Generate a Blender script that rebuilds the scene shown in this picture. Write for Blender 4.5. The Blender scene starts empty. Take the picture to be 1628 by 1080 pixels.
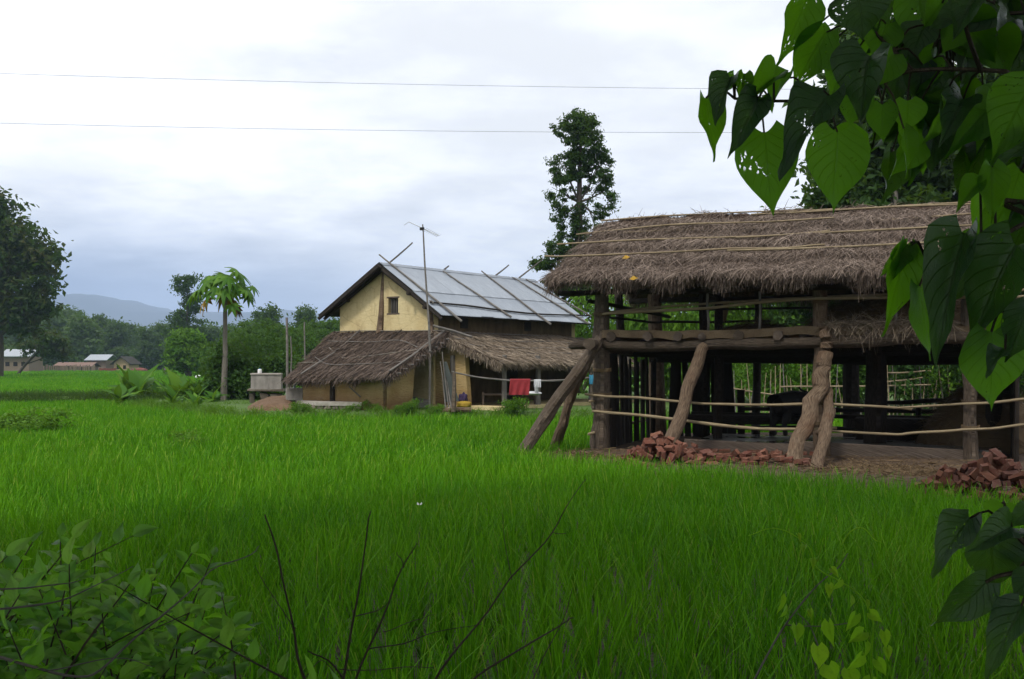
import bpy, math, random
import numpy as np
from mathutils import Vector, Matrix
R = math.radians
rng = np.random.default_rng(7)
random.seed(7)
SC = bpy.context.scene
COL = SC.collection

# ------------------------------------------------------------------ camera
EYE, F, CX, HY = 2.2, 1700.0, 814.0, 578.0      # eye height; focal length and horizon in photo pixels
cam = bpy.data.cameras.new('camera'); camo = bpy.data.objects.new('camera', cam); COL.objects.link(camo)
cam.sensor_width = 36.0; cam.lens = F / 1628 * 36.0
cam.shift_y = (HY - 540) / 1628
cam.clip_start = 0.05; cam.clip_end = 20000
camo.location = (0, 0, EYE); camo.rotation_euler = (R(90), 0, 0)
SC.camera = camo
SUN_EL, SUN_AZ = 58.0, 215.0                    # azimuth clockwise from +Y (north): behind and left of the camera

# ------------------------------------------------------------------ world
W = bpy.data.worlds.new('World'); SC.world = W; W.use_nodes = True
nt = W.node_tree; nt.nodes.clear()
def wn(t, **k):
    n = nt.nodes.new(t)
    for a, b in k.items(): setattr(n, a, b)
    return n
def wl(a, b): nt.links.new(a, b)
def wmath(op, a, b=None, c=None, clamp=False):
    n = wn('ShaderNodeMath', operation=op, use_clamp=clamp)
    for i, v in enumerate((a, b, c)):
        if v is None: continue
        if isinstance(v, (int, float)): n.inputs[i].default_value = v
        else: wl(v, n.inputs[i])
    return n.outputs[0]
def wramp(v, a, b, c=0.0, d=1.0):
    n = wn('ShaderNodeMapRange', interpolation_type='SMOOTHSTEP')
    wl(v, n.inputs[0]); n.inputs[1].default_value = a; n.inputs[2].default_value = b
    n.inputs[3].default_value = c; n.inputs[4].default_value = d
    return n.outputs[0]
def wmix(f, a, b):
    n = wn('ShaderNodeMix', data_type='RGBA')
    if isinstance(f, float): n.inputs[0].default_value = f
    else: wl(f, n.inputs[0])
    for i, v in ((6, a), (7, b)):
        if isinstance(v, tuple): n.inputs[i].default_value = (*v, 1)
        else: wl(v, n.inputs[i])
    return n.outputs[2]
tc = wn('ShaderNodeTexCoord'); sep = wn('ShaderNodeSeparateXYZ'); wl(tc.outputs['Generated'], sep.inputs[0])
X, Y, Z = sep.outputs
zc = wmath('MAXIMUM', Z, 0.0)
den = wmath('ADD', zc, 0.16)
comb = wn('ShaderNodeCombineXYZ'); wl(wmath('DIVIDE', X, den), comb.inputs[0]); wl(wmath('DIVIDE', Y, den), comb.inputs[1])
def wnoise(vec, scale, detail=6.0, rough=0.55, off=0.0):
    m = wn('ShaderNodeMapping'); wl(vec, m.inputs[0]); m.inputs[1].default_value = (off, off * .7, 0)
    n = wn('ShaderNodeTexNoise'); wl(m.outputs[0], n.inputs[0]); n.inputs['Scale'].default_value = scale
    n.inputs['Detail'].default_value = detail; n.inputs['Roughness'].default_value = rough
    return n.outputs[0]
n1 = wnoise(comb.outputs[0], 0.75, 7, .55, 3.1)
n2 = wnoise(comb.outputs[0], 2.3, 6, .55, 11.0)
sky = wn('ShaderNodeTexSky', sky_type='NISHITA'); sky.sun_disc = False
sky.sun_elevation = R(SUN_EL); sky.sun_rotation = R(SUN_AZ)
# a dark rain cloud hangs low over the hills, thicker towards the left (west)
elev = wmath('ADD', Z, wmath('MULTIPLY', wmath('SUBTRACT', n1, 0.5), 0.14))
low = wramp(elev, 0.055, 0.185, 1.0, 0.0)
az = wramp(X, -0.42, 0.10, 1.0, 0.30)
dark = wmath('MULTIPLY', low, az)
gap = wmath('MULTIPLY', wramp(Z, 0.030, 0.052, 1.0, 0.0), 0.55)   # lighter strip under the cloud base
dark = wmath('MULTIPLY', dark, wmath('SUBTRACT', 1.0, gap))
shade = wramp(n1, 0.36, 0.64, 0.86, 1.05)
shade2 = wramp(n2, 0.36, 0.64, 0.90, 1.06)
bright = wmath('MULTIPLY', wmath('MULTIPLY', shade, shade2), 13.4)
lit = wmix(wramp(wmath('ADD', wmath('MULTIPLY', n1, .6), wmath('MULTIPLY', n2, .4)), .40, .58), (0.94, 0.962, 1.0), (1.0, 1.0, 1.0))
ccol = wmix(dark, lit, (0.29, 0.375, 0.53))
vs = wn('ShaderNodeVectorMath', operation='SCALE'); wl(ccol, vs.inputs[0]); wl(bright, vs.inputs['Scale'])
hole = wmath('MULTIPLY', wramp(wnoise(comb.outputs[0], 1.15, 5, .5, 5.3), 0.63, 0.74), wramp(Z, .22, .30))
skys = wn('ShaderNodeVectorMath', operation='SCALE'); wl(sky.outputs[0], skys.inputs[0]); skys.inputs['Scale'].default_value = 1.0
final = wmix(wmath('MULTIPLY', hole, 0.3), vs.outputs[0], skys.outputs[0])
bg = wn('ShaderNodeBackground'); wl(final, bg.inputs[0]); bg.inputs[1].default_value = 0.1
wo = wn('ShaderNodeOutputWorld'); wl(bg.outputs[0], wo.inputs[0])

# ------------------------------------------------------------------ sun, exposure, render settings
sd = bpy.data.lights.new('sun', 'SUN'); sd.energy = 2.8; sd.angle = R(9); sd.color = (1.0, 0.95, 0.86)
so = bpy.data.objects.new('sun', sd); COL.objects.link(so); so.location = (0, 0, 60)
sdir = Vector((math.sin(R(SUN_AZ)) * math.cos(R(SUN_EL)), math.cos(R(SUN_AZ)) * math.cos(R(SUN_EL)), math.sin(R(SUN_EL))))
so.rotation_euler = sdir.to_track_quat('Z', 'Y').to_euler()
vs_ = SC.view_settings; vs_.view_transform = 'Standard'; vs_.look = 'None'; vs_.exposure = 0.0; vs_.gamma = 1.0
vs_.use_curve_mapping = False
SC.render.engine = 'CYCLES'
cy = SC.cycles; cy.use_denoising = True; cy.max_bounces = 8; cy.diffuse_bounces = 4; cy.glossy_bounces = 3
cy.transmission_bounces = 4; cy.transparent_max_bounces = 12; cy.volume_bounces = 1; cy.caustics_reflective = False
cy.caustics_refractive = False; cy.sample_clamp_indirect = 6.0

# ------------------------------------------------------------------ helpers
def P(px, py, y):
    """pixel and distance -> world point"""
    return np.array([(px - CX) / F * y, y, EYE + (HY - py) / F * y])
def PG(px, py, z=0.0):
    """pixel and ground level -> world point"""
    return P(px, py, (EYE - z) * F / (py - HY))
def nrm(v):
    v = np.asarray(v, float); return v / (np.linalg.norm(v) + 1e-12)
def tag(o, label=None, cat=None, group=None, kind=None):
    if label: o['label'] = label
    if cat: o['category'] = cat
    if group: o['group'] = group
    if kind: o['kind'] = kind
    return o
def thing(name, loc, label, cat, group=None):
    o = bpy.data.objects.new(name, None); COL.objects.link(o); o.location = loc; o.empty_display_size = .2
    return tag(o, label, cat, group)
def rootloc(p):
    l = Vector((0, 0, 0))
    while p is not None: l = l + p.location; p = p.parent
    return np.array(l)
def raw_mesh(name, V, quads, tris, uv=None, rnd=None, smooth=False):
    me = bpy.data.meshes.new(name)
    V = np.asarray(V, np.float32); nq, nt_ = len(quads), len(tris)
    me.vertices.add(len(V)); me.vertices.foreach_set('co', V.ravel())
    li = np.concatenate([np.asarray(quads, np.int32).ravel(), np.asarray(tris, np.int32).ravel()]).astype(np.int32)
    me.loops.add(len(li)); me.loops.foreach_set('vertex_index', li)
    me.polygons.add(nq + nt_)
    st = np.concatenate([np.arange(nq) * 4, nq * 4 + np.arange(nt_) * 3]).astype(np.int32)
    me.polygons.foreach_set('loop_start', st)
    me.polygons.foreach_set('use_smooth', np.full(nq + nt_, bool(smooth)))
    if uv is not None:
        l = me.uv_layers.new(name='UVMap'); l.data.foreach_set('uv', np.asarray(uv, np.float32)[li].ravel())
    if rnd is not None:
        a = me.attributes.new('rnd', 'FLOAT', 'POINT'); a.data.foreach_set('value', np.asarray(rnd, np.float32))
    me.update(calc_edges=True); me.validate()
    return me
class G:
    """collects geometry for ONE mesh object"""
    def __init__(s): s.V = []; s.Q = []; s.T = []; s.U = []; s.N = []; s.n = 0
    def add(s, V, Q=None, T=None, uv=None, rnd=0.5):
        V = np.asarray(V, float).reshape(-1, 3); m = len(V)
        if Q is not None and len(Q): s.Q.append(np.asarray(Q, int).reshape(-1, 4) + s.n)
        if T is not None and len(T): s.T.append(np.asarray(T, int).reshape(-1, 3) + s.n)
        s.U.append(np.zeros((m, 2)) if uv is None else np.asarray(uv, float).reshape(-1, 2))
        s.N.append(np.full(m, rnd) if np.isscalar(rnd) else np.asarray(rnd, float))
        s.V.append(V); s.n += m; return s
    def box(s, c, sz, rot=None, jit=0.0):
        sg = np.array([[x, y, z] for x in (-.5, .5) for y in (-.5, .5) for z in (-.5, .5)])
        v = sg * np.asarray(sz, float)
        if jit: v = v + rng.normal(0, jit, v.shape)
        if rot is not None: v = v @ np.array(rot, float).T
        q = [[0, 1, 3, 2], [4, 6, 7, 5], [0, 4, 5, 1], [2, 3, 7, 6], [0, 2, 6, 4], [1, 5, 7, 3]]
        return s.add(v + np.asarray(c, float), q, uv=sg[:, :2] + sg[:, 2:3] * .3, rnd=rng.random())
    def tube(s, pts, r, n=8, wob=0.0, sub=0, cap=True, groove=0.0):
        pts = np.asarray(pts, float); r = np.full(len(pts), r) if np.isscalar(r) else np.asarray(r, float)
        if sub:
            t0 = np.arange(len(pts)); t1 = np.linspace(0, len(pts) - 1, (len(pts) - 1) * sub + 1)
            if len(pts) > 2:
                pp = np.empty((len(t1), 3))
                for k, t in enumerate(t1):
                    i = min(int(t), len(pts) - 2); f = t - i
                    p0, p1, p2, p3 = pts[max(i - 1, 0)], pts[i], pts[i + 1], pts[min(i + 2, len(pts) - 1)]
                    pp[k] = .5 * (2 * p1 + (p2 - p0) * f + (2 * p0 - 5 * p1 + 4 * p2 - p3) * f * f + (3 * p1 - p0 - 3 * p2 + p3) * f ** 3)
            else: pp = pts[0] + (pts[1] - pts[0]) * (t1 / (len(pts) - 1))[:, None]
            r = np.interp(t1, t0, r); pts = pp
        if wob:
            m = len(pts); kc = max(3, m // 3 + 1); tk = np.linspace(0, 1, kc); tm = np.linspace(0, 1, m); w = np.stack([np.interp(tm, tk, rng.normal(0, wob, kc)) for _ in range(3)], 1); w[0] = 0; w[-1] = 0; pts = pts + w
            r = r * (1 + np.interp(tm, tk, rng.normal(0, .05, kc)))
        d = np.gradient(pts, axis=0); d /= np.linalg.norm(d, axis=1)[:, None] + 1e-12
        ref = np.array([0, 0, 1.0]) if abs(d[0][2]) < .9 else np.array([1.0, 0, 0])
        a = np.cross(d, ref); a /= np.linalg.norm(a, axis=1)[:, None] + 1e-12; b = np.cross(d, a)
        th = np.linspace(0, 2 * np.pi, n, endpoint=False); m = len(pts)
        rr = r[:, None] * (1 + (rng.normal(0, .05 if not groove else .018, (m, n)) if wob else 0))
        if groove:
            gv = rng.normal(0, groove, n)[None] * np.ones((m, 1)); kn = np.zeros((m, n))
            for _ in range(max(2, m // 9)): kn += .16 * np.exp(-((np.arange(m)[:, None] - rng.uniform(0, m)) / 1.3) ** 2 - (((np.arange(n)[None] - rng.uniform(0, n) + n / 2) % n - n / 2) / 1.6) ** 2)
            rr = rr * (1 + gv + kn)
        V = pts[:, None] + (np.cos(th)[None, :, None] * a[:, None] + np.sin(th)[None, :, None] * b[:, None]) * rr[..., None]
        ln = np.concatenate([[0], np.cumsum(np.linalg.norm(np.diff(pts, axis=0), axis=1))])
        uv = np.stack(np.broadcast_arrays((np.abs(th / np.pi - 1))[None] * r.mean() * 3.1, ln[:, None]), -1)
        i = np.arange(m - 1)[:, None] * n; j = np.arange(n)[None]; j2 = (j + 1) % n
        Q = np.stack([i + j, i + j2, i + n + j2, i + n + j], -1).reshape(-1, 4)
        V = V.reshape(-1, 3); uv = uv.reshape(-1, 2); T = []
        if cap:
            V = np.vstack([V, pts[0], pts[-1]]); uv = np.vstack([uv, [0, 0], [0, ln[-1]]])
            c0, c1 = m * n, m * n + 1
            T = [[c0, (k + 1) % n, k] for k in range(n)] + [[c1, (m - 1) * n + k, (m - 1) * n + (k + 1) % n] for k in range(n)]
        return s.add(V, Q, T, uv, rng.random())
    def strands(s, base, d, length, width, bend, seg=2, wv=None):
        """thin ribbons: base (n,3), d (n,3) unit, bend (n,3) end offset"""
        n = len(base); t = np.linspace(0, 1, seg + 1)
        if wv is None:
            wv = np.cross(d, rng.normal(0, 1, (n, 3))); wv /= np.linalg.norm(wv, axis=1)[:, None] + 1e-9
        c = base[:, None] + d[:, None] * (length[:, None, None] * t[None, :, None]) + bend[:, None] * (t ** 2)[None, :, None]
        ww = (width[:, None] * (1 - .6 * t[None]))[..., None] * .5
        V = np.stack([c - wv[:, None] * ww, c + wv[:, None] * ww], 2).reshape(-1, 3)
        k = np.arange(n)[:, None] * (seg + 1) * 2 + np.arange(seg)[None] * 2
        Q = np.stack([k, k + 1, k + 3, k + 2], -1).reshape(-1, 4)
        return s.add(V, Q, rnd=np.repeat(rng.random(n), (seg + 1) * 2))
    def cards(s, c, nv, sz, asp=.5, rnd=None):
        """leaf rhombs, slightly folded: c (n,3), nv normals, sz (n,)"""
        n = len(c); nv = nv / (np.linalg.norm(nv, axis=1)[:, None] + 1e-9)
        a = np.cross(nv, rng.normal(0, 1, (n, 3))); a /= np.linalg.norm(a, axis=1)[:, None] + 1e-9
        b = np.cross(nv, a); h = sz[:, None]
        V = np.stack([c - a * h * .5, c - b * h * asp * .5 + nv * h * .08, c + a * h * .5 - nv * h * .1, c + b * h * asp * .5 + nv * h * .08], 1)
        k = np.arange(n)[:, None] * 4
        rnd = rng.random(n) if rnd is None else rnd
        return s.add(V.reshape(-1, 3), k + np.array([[0, 1, 2, 3]]), uv=np.tile([[.5, 0], [0, .5], [.5, 1], [1, .5]], (n, 1)), rnd=np.repeat(rnd, 4))
    def grid(s, fn, nu, nv, flip=False):
        u, v = np.meshgrid(np.linspace(0, 1, nu + 1), np.linspace(0, 1, nv + 1), indexing='ij')
        V = fn(u, v).reshape(-1, 3)
        i = np.arange(nu)[:, None] * (nv + 1) + np.arange(nv)[None]
        Q = np.stack([i, i + nv + 1, i + nv + 2, i + 1], -1).reshape(-1, 4)
        if flip: Q = Q[:, ::-1]
        return s.add(V, Q, uv=np.stack([u, v], -1).reshape(-1, 2))
    def mesh(s, name, off=0, smooth=False):
        V = np.vstack(s.V) - off
        Q = np.vstack(s.Q) if s.Q else np.zeros((0, 4), int); T = np.vstack(s.T) if s.T else np.zeros((0, 3), int)
        return raw_mesh(name, V, Q, T, np.vstack(s.U), np.concatenate(s.N), smooth)
    def build(s, name, mat, parent=None, loc=None, smooth=False):
        off = rootloc(parent) if parent is not None else (np.zeros(3) if loc is None else np.asarray(loc, float))
        me = s.mesh(name, off, smooth); me.materials.append(mat)
        o = bpy.data.objects.new(name, me); COL.objects.link(o)
        if parent is not None: o.parent = parent
        elif loc is not None: o.location = Vector(tuple(float(q) for q in loc))
        return o
def copy_obj(o, parent=None, mat=None):
    c = o.copy(); COL.objects.link(c); c.parent = parent
    if mat is not None: c.matrix_basis = mat
    return c
def Rz(a): c, s_ = math.cos(a), math.sin(a); return np.array([[c, -s_, 0], [s_, c, 0], [0, 0, 1.0]])
def Rx(a): c, s_ = math.cos(a), math.sin(a); return np.array([[1, 0, 0], [0, c, -s_], [0, s_, c]])
def Ry(a): c, s_ = math.cos(a), math.sin(a); return np.array([[c, 0, s_], [0, 1, 0], [-s_, 0, c]])
def vnoise(x, y, seed=0, sc=1.0):
    """cheap smooth value noise made of sines"""
    r_ = np.random.default_rng(seed); o = 0
    for k in range(5):
        a = r_.uniform(0, 6.28); f = sc * r_.uniform(.6, 2.2); o = o + np.sin((x * math.cos(a) + y * math.sin(a)) * f + r_.uniform(0, 6.28)) / 5
    return o

# ------------------------------------------------------------------ materials
def mat(name, build):
    m = bpy.data.materials.new(name); m.use_nodes = True; t = m.node_tree; t.nodes.clear()
    class B: pass
    b = B()
    def N(ty, **k):
        n = t.nodes.new(ty)
        for a, v in k.items(): setattr(n, a, v)
        return n
    def L(a, c): t.links.new(a, c)
    def val(sock, v):
        if isinstance(v, (int, float)): sock.default_value = v
        elif isinstance(v, tuple): sock.default_value = (*v, 1) if len(v) == 3 and sock.type == 'RGBA' else v
        else: L(v, sock)
    def coord(kind='Object', scale=(1, 1, 1)):
        c = N('ShaderNodeTexCoord'); mp = N('ShaderNodeMapping'); L(c.outputs[kind], mp.inputs[0]); mp.inputs[3].default_value = scale
        return mp.outputs[0]
    def noise(vec, scale, detail=4., rough=.55, out=0):
        n = N('ShaderNodeTexNoise'); L(vec, n.inputs[0]); n.inputs['Scale'].default_value = scale
        n.inputs['Detail'].default_value = detail; n.inputs['Roughness'].default_value = rough; return n.outputs[out]
    def rng_(v, a, b_, c=0., d=1.):
        n = N('ShaderNodeMapRange'); L(v, n.inputs[0])
        for i, q in enumerate((a, b_, c, d)): n.inputs[i + 1].default_value = q
        return n.outputs[0]
    def mix(f, a, c, mode='MIX'):
        n = N('ShaderNodeMix', data_type='RGBA', blend_type=mode); val(n.inputs[0], f); val(n.inputs[6], a); val(n.inputs[7], c); return n.outputs[2]
    def m_(op, a, c=0.5, clamp=False):
        n = N('ShaderNodeMath', operation=op, use_clamp=clamp); val(n.inputs[0], a); val(n.inputs[1], c); return n.outputs[0]
    def rnd(): return N('ShaderNodeObjectInfo').outputs['Random']
    def attr(nm='rnd'): a = N('ShaderNodeAttribute'); a.attribute_name = nm; return a.outputs['Fac']
    def bump(h, strength=.3, dist=.02):
        n = N('ShaderNodeBump'); n.inputs['Strength'].default_value = strength; n.inputs['Distance'].default_value = dist; L(h, n.inputs['Height']); return n.outputs[0]
    def pbr(col, rough=.8, normal=None, metal=0., spec=.3):
        p = N('ShaderNodeBsdfPrincipled'); val(p.inputs['Base Color'], col); val(p.inputs['Roughness'], rough); val(p.inputs['Metallic'], metal)
        p.inputs['Specular IOR Level'].default_value = spec
        if normal is not None: L(normal, p.inputs['Normal'])
        return p.outputs[0]
    def leafy(col, tcol, rough=.45, tr=.4, spec=.3, normal=None):
        p = pbr(col, rough, normal, 0., spec); tn = N('ShaderNodeBsdfTranslucent'); val(tn.inputs[0], tcol)
        x = N('ShaderNodeMixShader'); val(x.inputs[0], tr); L(p, x.inputs[1]); L(tn.outputs[0], x.inputs[2]); return x.outputs[0]
    for k_, v_ in list(locals().items()):
        if callable(v_): setattr(b, k_, v_)
    out = N('ShaderNodeOutputMaterial'); L(build(b), out.inputs[0])
    return m
def wood_mat(name, c1, c2, c3, sc=1.0):
    def f(b):
        u = b.coord('UV', (10 * sc, 1.1 * sc, 1)); o = b.coord('Object')
        g = b.noise(u, 6, 7, .65); s = b.noise(o, 2.2, 4, .6); k = b.noise(u, 22, 4, .6)
        col = b.mix(b.rng_(g, .32, .66), c1, c2); col = b.mix(b.rng_(s, .5, .72, 0, .75), col, c3)
        col = b.mix(b.rng_(b.attr(), 0, 1, 0, .35), col, c1)
        return b.pbr(col, .85, b.bump(b.m_('ADD', g, b.m_('MULTIPLY', k, .5)), 1., .05), 0, .2)
    return mat(name, f)
M = {}
M['log'] = wood_mat('weathered_log', (.042, .031, .023), (.225, .175, .132), (.105, .074, .05))
M['bark'] = wood_mat('stripped_bark_log', (.05, .029, .019), (.275, .20, .135), (.13, .072, .042), .8)
M['darkwood'] = wood_mat('dark_old_wood', (.018, .014, .011), (.065, .052, .042), (.035, .027, .02))
M['bamboo'] = wood_mat('dry_bamboo', (.22, .17, .10), (.42, .34, .22), (.27, .21, .14), .5)
M['greypole'] = wood_mat('grey_weathered_pole', (.10, .09, .08), (.27, .25, .23), (.16, .14, .12), .6)
M['plank'] = wood_mat('old_plank', (.08, .06, .05), (.22, .175, .14), (.14, .105, .08), .7)
M['twig'] = wood_mat('dead_twig', (.05, .038, .03), (.15, .115, .09), (.09, .07, .05), 2)
M['trunk'] = wood_mat('tree_bark', (.035, .03, .024), (.13, .11, .09), (.07, .06, .045), .6)
M['palewood'] = wood_mat('pale_trunk', (.12, .105, .085), (.26, .235, .20), (.17, .15, .12), .6)
def mudwall(b):
    o = b.coord('Object'); v = b.coord('Object', (1, 1, .35))
    n = b.noise(o, 1.3, 5); n2 = b.noise(o, 7, 6, .6); st = b.noise(v, 3.0, 5, .6); cr = b.noise(b.coord('Object', (1, 1, 2.6)), 5, 5, .55)
    col = b.mix(b.rng_(n, .35, .68), (.54, .43, .225), (.62, .52, .30))
    col = b.mix(b.rng_(n2, .56, .72, 0, .35), col, (.30, .20, .085))
    col = b.mix(b.rng_(st, .53, .74, 0, .6), col, (.33, .235, .12))
    vo = b.N('ShaderNodeTexVoronoi', feature='DISTANCE_TO_EDGE'); b.L(b.mix(.12, o, b.N('ShaderNodeTexNoise').outputs[1]), vo.inputs[0]); vo.inputs['Scale'].default_value = 1.3
    col = b.mix(b.rng_(vo.outputs[0], 0, .012, .45, 0), col, (.2, .13, .06))
    return b.pbr(col, .95, b.bump(b.m_('ADD', b.m_('MULTIPLY', cr, .5), b.m_('MULTIPLY', n2, .5)), .7, .04), 0, .1)
M['mudwall'] = mat('yellow_mud_plaster', mudwall)
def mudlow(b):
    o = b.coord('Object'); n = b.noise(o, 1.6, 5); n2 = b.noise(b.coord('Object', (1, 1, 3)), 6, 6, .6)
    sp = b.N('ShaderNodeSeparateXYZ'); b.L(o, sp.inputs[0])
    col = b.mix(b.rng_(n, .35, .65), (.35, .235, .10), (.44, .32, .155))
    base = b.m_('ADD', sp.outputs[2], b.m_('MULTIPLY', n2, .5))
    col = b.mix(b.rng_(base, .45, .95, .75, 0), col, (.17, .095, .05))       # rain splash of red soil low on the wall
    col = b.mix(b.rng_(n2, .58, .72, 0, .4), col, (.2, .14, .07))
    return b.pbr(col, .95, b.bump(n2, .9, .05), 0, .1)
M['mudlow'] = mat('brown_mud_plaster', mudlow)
M['shadewall'] = mat('shade_darkened_unplastered_mud', lambda b: b.pbr(b.mix(b.rng_(b.noise(b.coord('Object', (1, 1, .4)), 3, 5), .35, .7), (.075, .052, .03), (.14, .10, .055)), .95, b.bump(b.noise(b.coord(), 6, 5), .8, .05), 0, .1))  # unplastered mud, its colour also darkened for the shade under the eaves
def thatch_f(c1, c2, c3):
    def f(b):
        o = b.coord('Object'); a = b.attr(); n = b.noise(o, .9, 4); n2 = b.noise(o, 6, 3)
        col = b.mix(a, c1, c2); col = b.mix(b.rng_(n, .42, .66, 0, .7), col, c3); col = b.mix(b.rng_(n2, .5, .75, 0, .4), col, c1)
        return b.pbr(col, .8, None, 0, .2)
    return f
M['thatch'] = mat('old_grey_brown_thatch', thatch_f((.050, .036, .029), (.35, .275, .225), (.15, .112, .09)))
M['thatch2'] = mat('brown_thatch', thatch_f((.055, .041, .033), (.20, .152, .122), (.11, .08, .063)))
M['thatch3'] = mat('pale_straw_thatch', thatch_f((.09, .07, .052), (.34, .275, .205), (.19, .148, .11)))
M['hay'] = mat('dry_hay', thatch_f((.05, .034, .02), (.20, .14, .075), (.10, .065, .035)))
def thbase(b):
    n = b.noise(b.coord('Object'), 14, 5, .7); return b.pbr(b.mix(b.rng_(n, .3, .7), (.03, .02, .015), (.13, .09, .068)), .95, b.bump(n, 1, .06), 0, .1)
M['thbase'] = mat('thatch_bed', thbase)
def tin(b):
    o = b.coord('Object'); n = b.noise(o, .7, 5); n2 = b.noise(o, 9, 5, .65); st = b.noise(b.coord('UV', (9, .6, 1)), 3, 5, .6)
    col = b.mix(b.rng_(n, .35, .65), (.235, .265, .31), (.33, .365, .415)); col = b.mix(b.rng_(st, .52, .75, 0, .6), col, (.20, .205, .21))
    col = b.mix(b.rng_(b.rnd(), 0, 1, 0, .3), col, (.19, .215, .25)); col = b.mix(b.rng_(n2, .66, .78, 0, .5), col, (.23, .17, .13))
    return b.pbr(col, b.rng_(n2, .3, .7, .42, .6), None, .5, .4)
M['tin'] = mat('galvanised_sheet', tin)
def brick(b):
    o = b.coord('Object'); n = b.noise(o, 14, 5, .65); n2 = b.noise(o, 40, 4); r_ = b.rnd()
    col = b.mix(r_, (.11, .040, .028), (.185, .083, .054)); col = b.mix(b.rng_(b.m_('FRACT', b.m_('MULTIPLY', r_, 7.3)), .72, 1, 0, .8), col, (.12, .06, .05))
    col = b.mix(b.rng_(n, .52, .72, 0, .7), col, (.22, .15, .115)); col = b.mix(b.rng_(n2, .58, .8, 0, .6), col, (.09, .04, .03))
    return b.pbr(col, .92, b.bump(b.m_('ADD', n, n2), .6, .01), 0, .15)
M['brick'] = mat('old_red_brick', brick)
def soil_f(c1, c2, c3, sc=1., crack=False):
    def f(b):
        o = b.coord('Object'); n = b.noise(o, 1.1 * sc, 6, .6); n2 = b.noise(o, 13 * sc, 6, .65)
        col = b.mix(b.rng_(n, .35, .65), c1, c2); col = b.mix(b.rng_(n2, .5, .72, 0, .8), col, c3); h = n2
        if crack:
            v = b.N('ShaderNodeTexVoronoi', feature='DISTANCE_TO_EDGE'); b.L(o, v.inputs[0]); v.inputs['Scale'].default_value = 9
            e = b.rng_(v.outputs[0], 0, .06); col = b.mix(e, (.025, .02, .016), col); h = b.m_('ADD', e, b.m_('MULTIPLY', n2, .3))
        return b.pbr(col, .9 if not crack else .7, b.bump(h, .8, .04), 0, .25)
    return f
M['mud'] = mat('cracked_paddy_mud', soil_f((.06, .047, .034), (.10, .08, .06), (.035, .027, .02), 1, True))
M['soil'] = mat('brown_earth', soil_f((.06, .04, .027), (.105, .07, .046), (.035, .024, .017), 1.6))
M['strawmud'] = mat('straw_mud_layer', soil_f((.15, .105, .065), (.22, .16, .10), (.08, .055, .035), 3))
M['redsoil'] = mat('dug_red_earth', soil_f((.11, .066, .038), (.17, .105, .062), (.045, .028, .018), 3.5))
M['grassy'] = mat('weedy_ground', soil_f((.05, .10, .02), (.08, .15, .03), (.07, .06, .03), 1.5))
M['field'] = mat('rice_covered_ground', soil_f((.05, .17, .006), (.09, .25, .01), (.04, .12, .008), .6))
M['gravel'] = mat('grey_gravel', soil_f((.22, .20, .18), (.32, .30, .28), (.12, .10, .09), 5))
def concrete(b):
    o = b.coord('Object'); n = b.noise(o, 2.5, 6, .6); n2 = b.noise(o, 25, 4); st = b.noise(b.coord('Object', (3, 3, .5)), 2, 5)
    col = b.mix(b.rng_(n, .3, .7), (.20, .185, .165), (.33, .31, .28)); col = b.mix(b.rng_(st, .5, .75, 0, .6), col, (.12, .11, .10))
    return b.pbr(col, .85, b.bump(n2, .4, .01), 0, .2)
M['concrete'] = mat('grey_concrete', concrete)
M['slab'] = mat('pale_concrete_slab', lambda b: b.pbr(b.mix(b.rng_(b.noise(b.coord(), 5, 5), .35, .7), (.42, .39, .35), (.27, .24, .20)), .8))
M['wetfloor'] = mat('wet_concrete_floor', lambda b: b.pbr(b.mix(b.rng_(b.noise(b.coord(), 2, 5), .35, .65), (.06, .055, .05), (.13, .12, .11)), b.rng_(b.noise(b.coord(), 1.2, 4), .40, .60, .12, .6), None, 0, .6))
M['stone'] = mat('mossy_stone', soil_f((.13, .11, .085), (.22, .19, .15), (.06, .07, .035), 3))
def flat(name, c, rough=.8, metal=0., spec=.3): M[name] = mat(name, lambda b: b.pbr(b.mix(b.rng_(b.noise(b.coord(), 6, 4), .3, .7), c, tuple(q * .72 for q in c)), rough, None, metal, spec))
flat('redcloth', (.30, .028, .035)); flat('whitecloth', (.55, .56, .58)); flat('bluecloth', (.04, .22, .34)); flat('yellowsack', (.30, .20, .02))
flat('purplecloth', (.035, .02, .06)); flat('white', (.75, .75, .74)); flat('black', (.02, .02, .02)); flat('pipe', (.25, .27, .28), .5, .6); flat('wire', (.06, .06, .065), .5, .5)
flat('dark', (.012, .010, .009), .95); flat('hide', (.022, .019, .018), .7); flat('roofdark', (.03, .025, .02)); flat('rust', (.17, .055, .04)); flat('yellowleaf', (.42, .25, .02))
flat('farwall', (.42, .30, .18)); flat('farbrown', (.20, .15, .11)); flat('fartin', (.36, .39, .43), .5, .2); flat('farthatch', (.19, .12, .095)); flat('greytool', (.05, .06, .055))
def leafmat(name, c1, c2, c3, tr=.35, rough=.5, spec=.25, amount=.3):
    def f(b):
        a = b.attr(); n = b.noise(b.coord(), .55, 3)
        col = b.mix(a, c1, c2); col = b.mix(b.rng_(n, .45, .7, 0, amount), col, c3)
        t = b.mix(.5, col, (.16, .28, .008)); return b.leafy(col, t, rough, tr, spec * .5)
    M[name] = mat(name, f)
leafmat('leaf_dark', (.016, .042, .012), (.040, .085, .020), (.06, .10, .02))
leafmat('leaf_mid', (.022, .062, .014), (.055, .125, .024), (.09, .14, .025))
leafmat('leaf_light', (.045, .13, .012), (.11, .23, .02), (.15, .24, .02))
leafmat('leaf_far', (.030, .062, .024), (.058, .105, .035), (.09, .12, .04))
leafmat('leaf_farlight', (.05, .095, .03), (.085, .14, .045), (.12, .15, .05))
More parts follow.
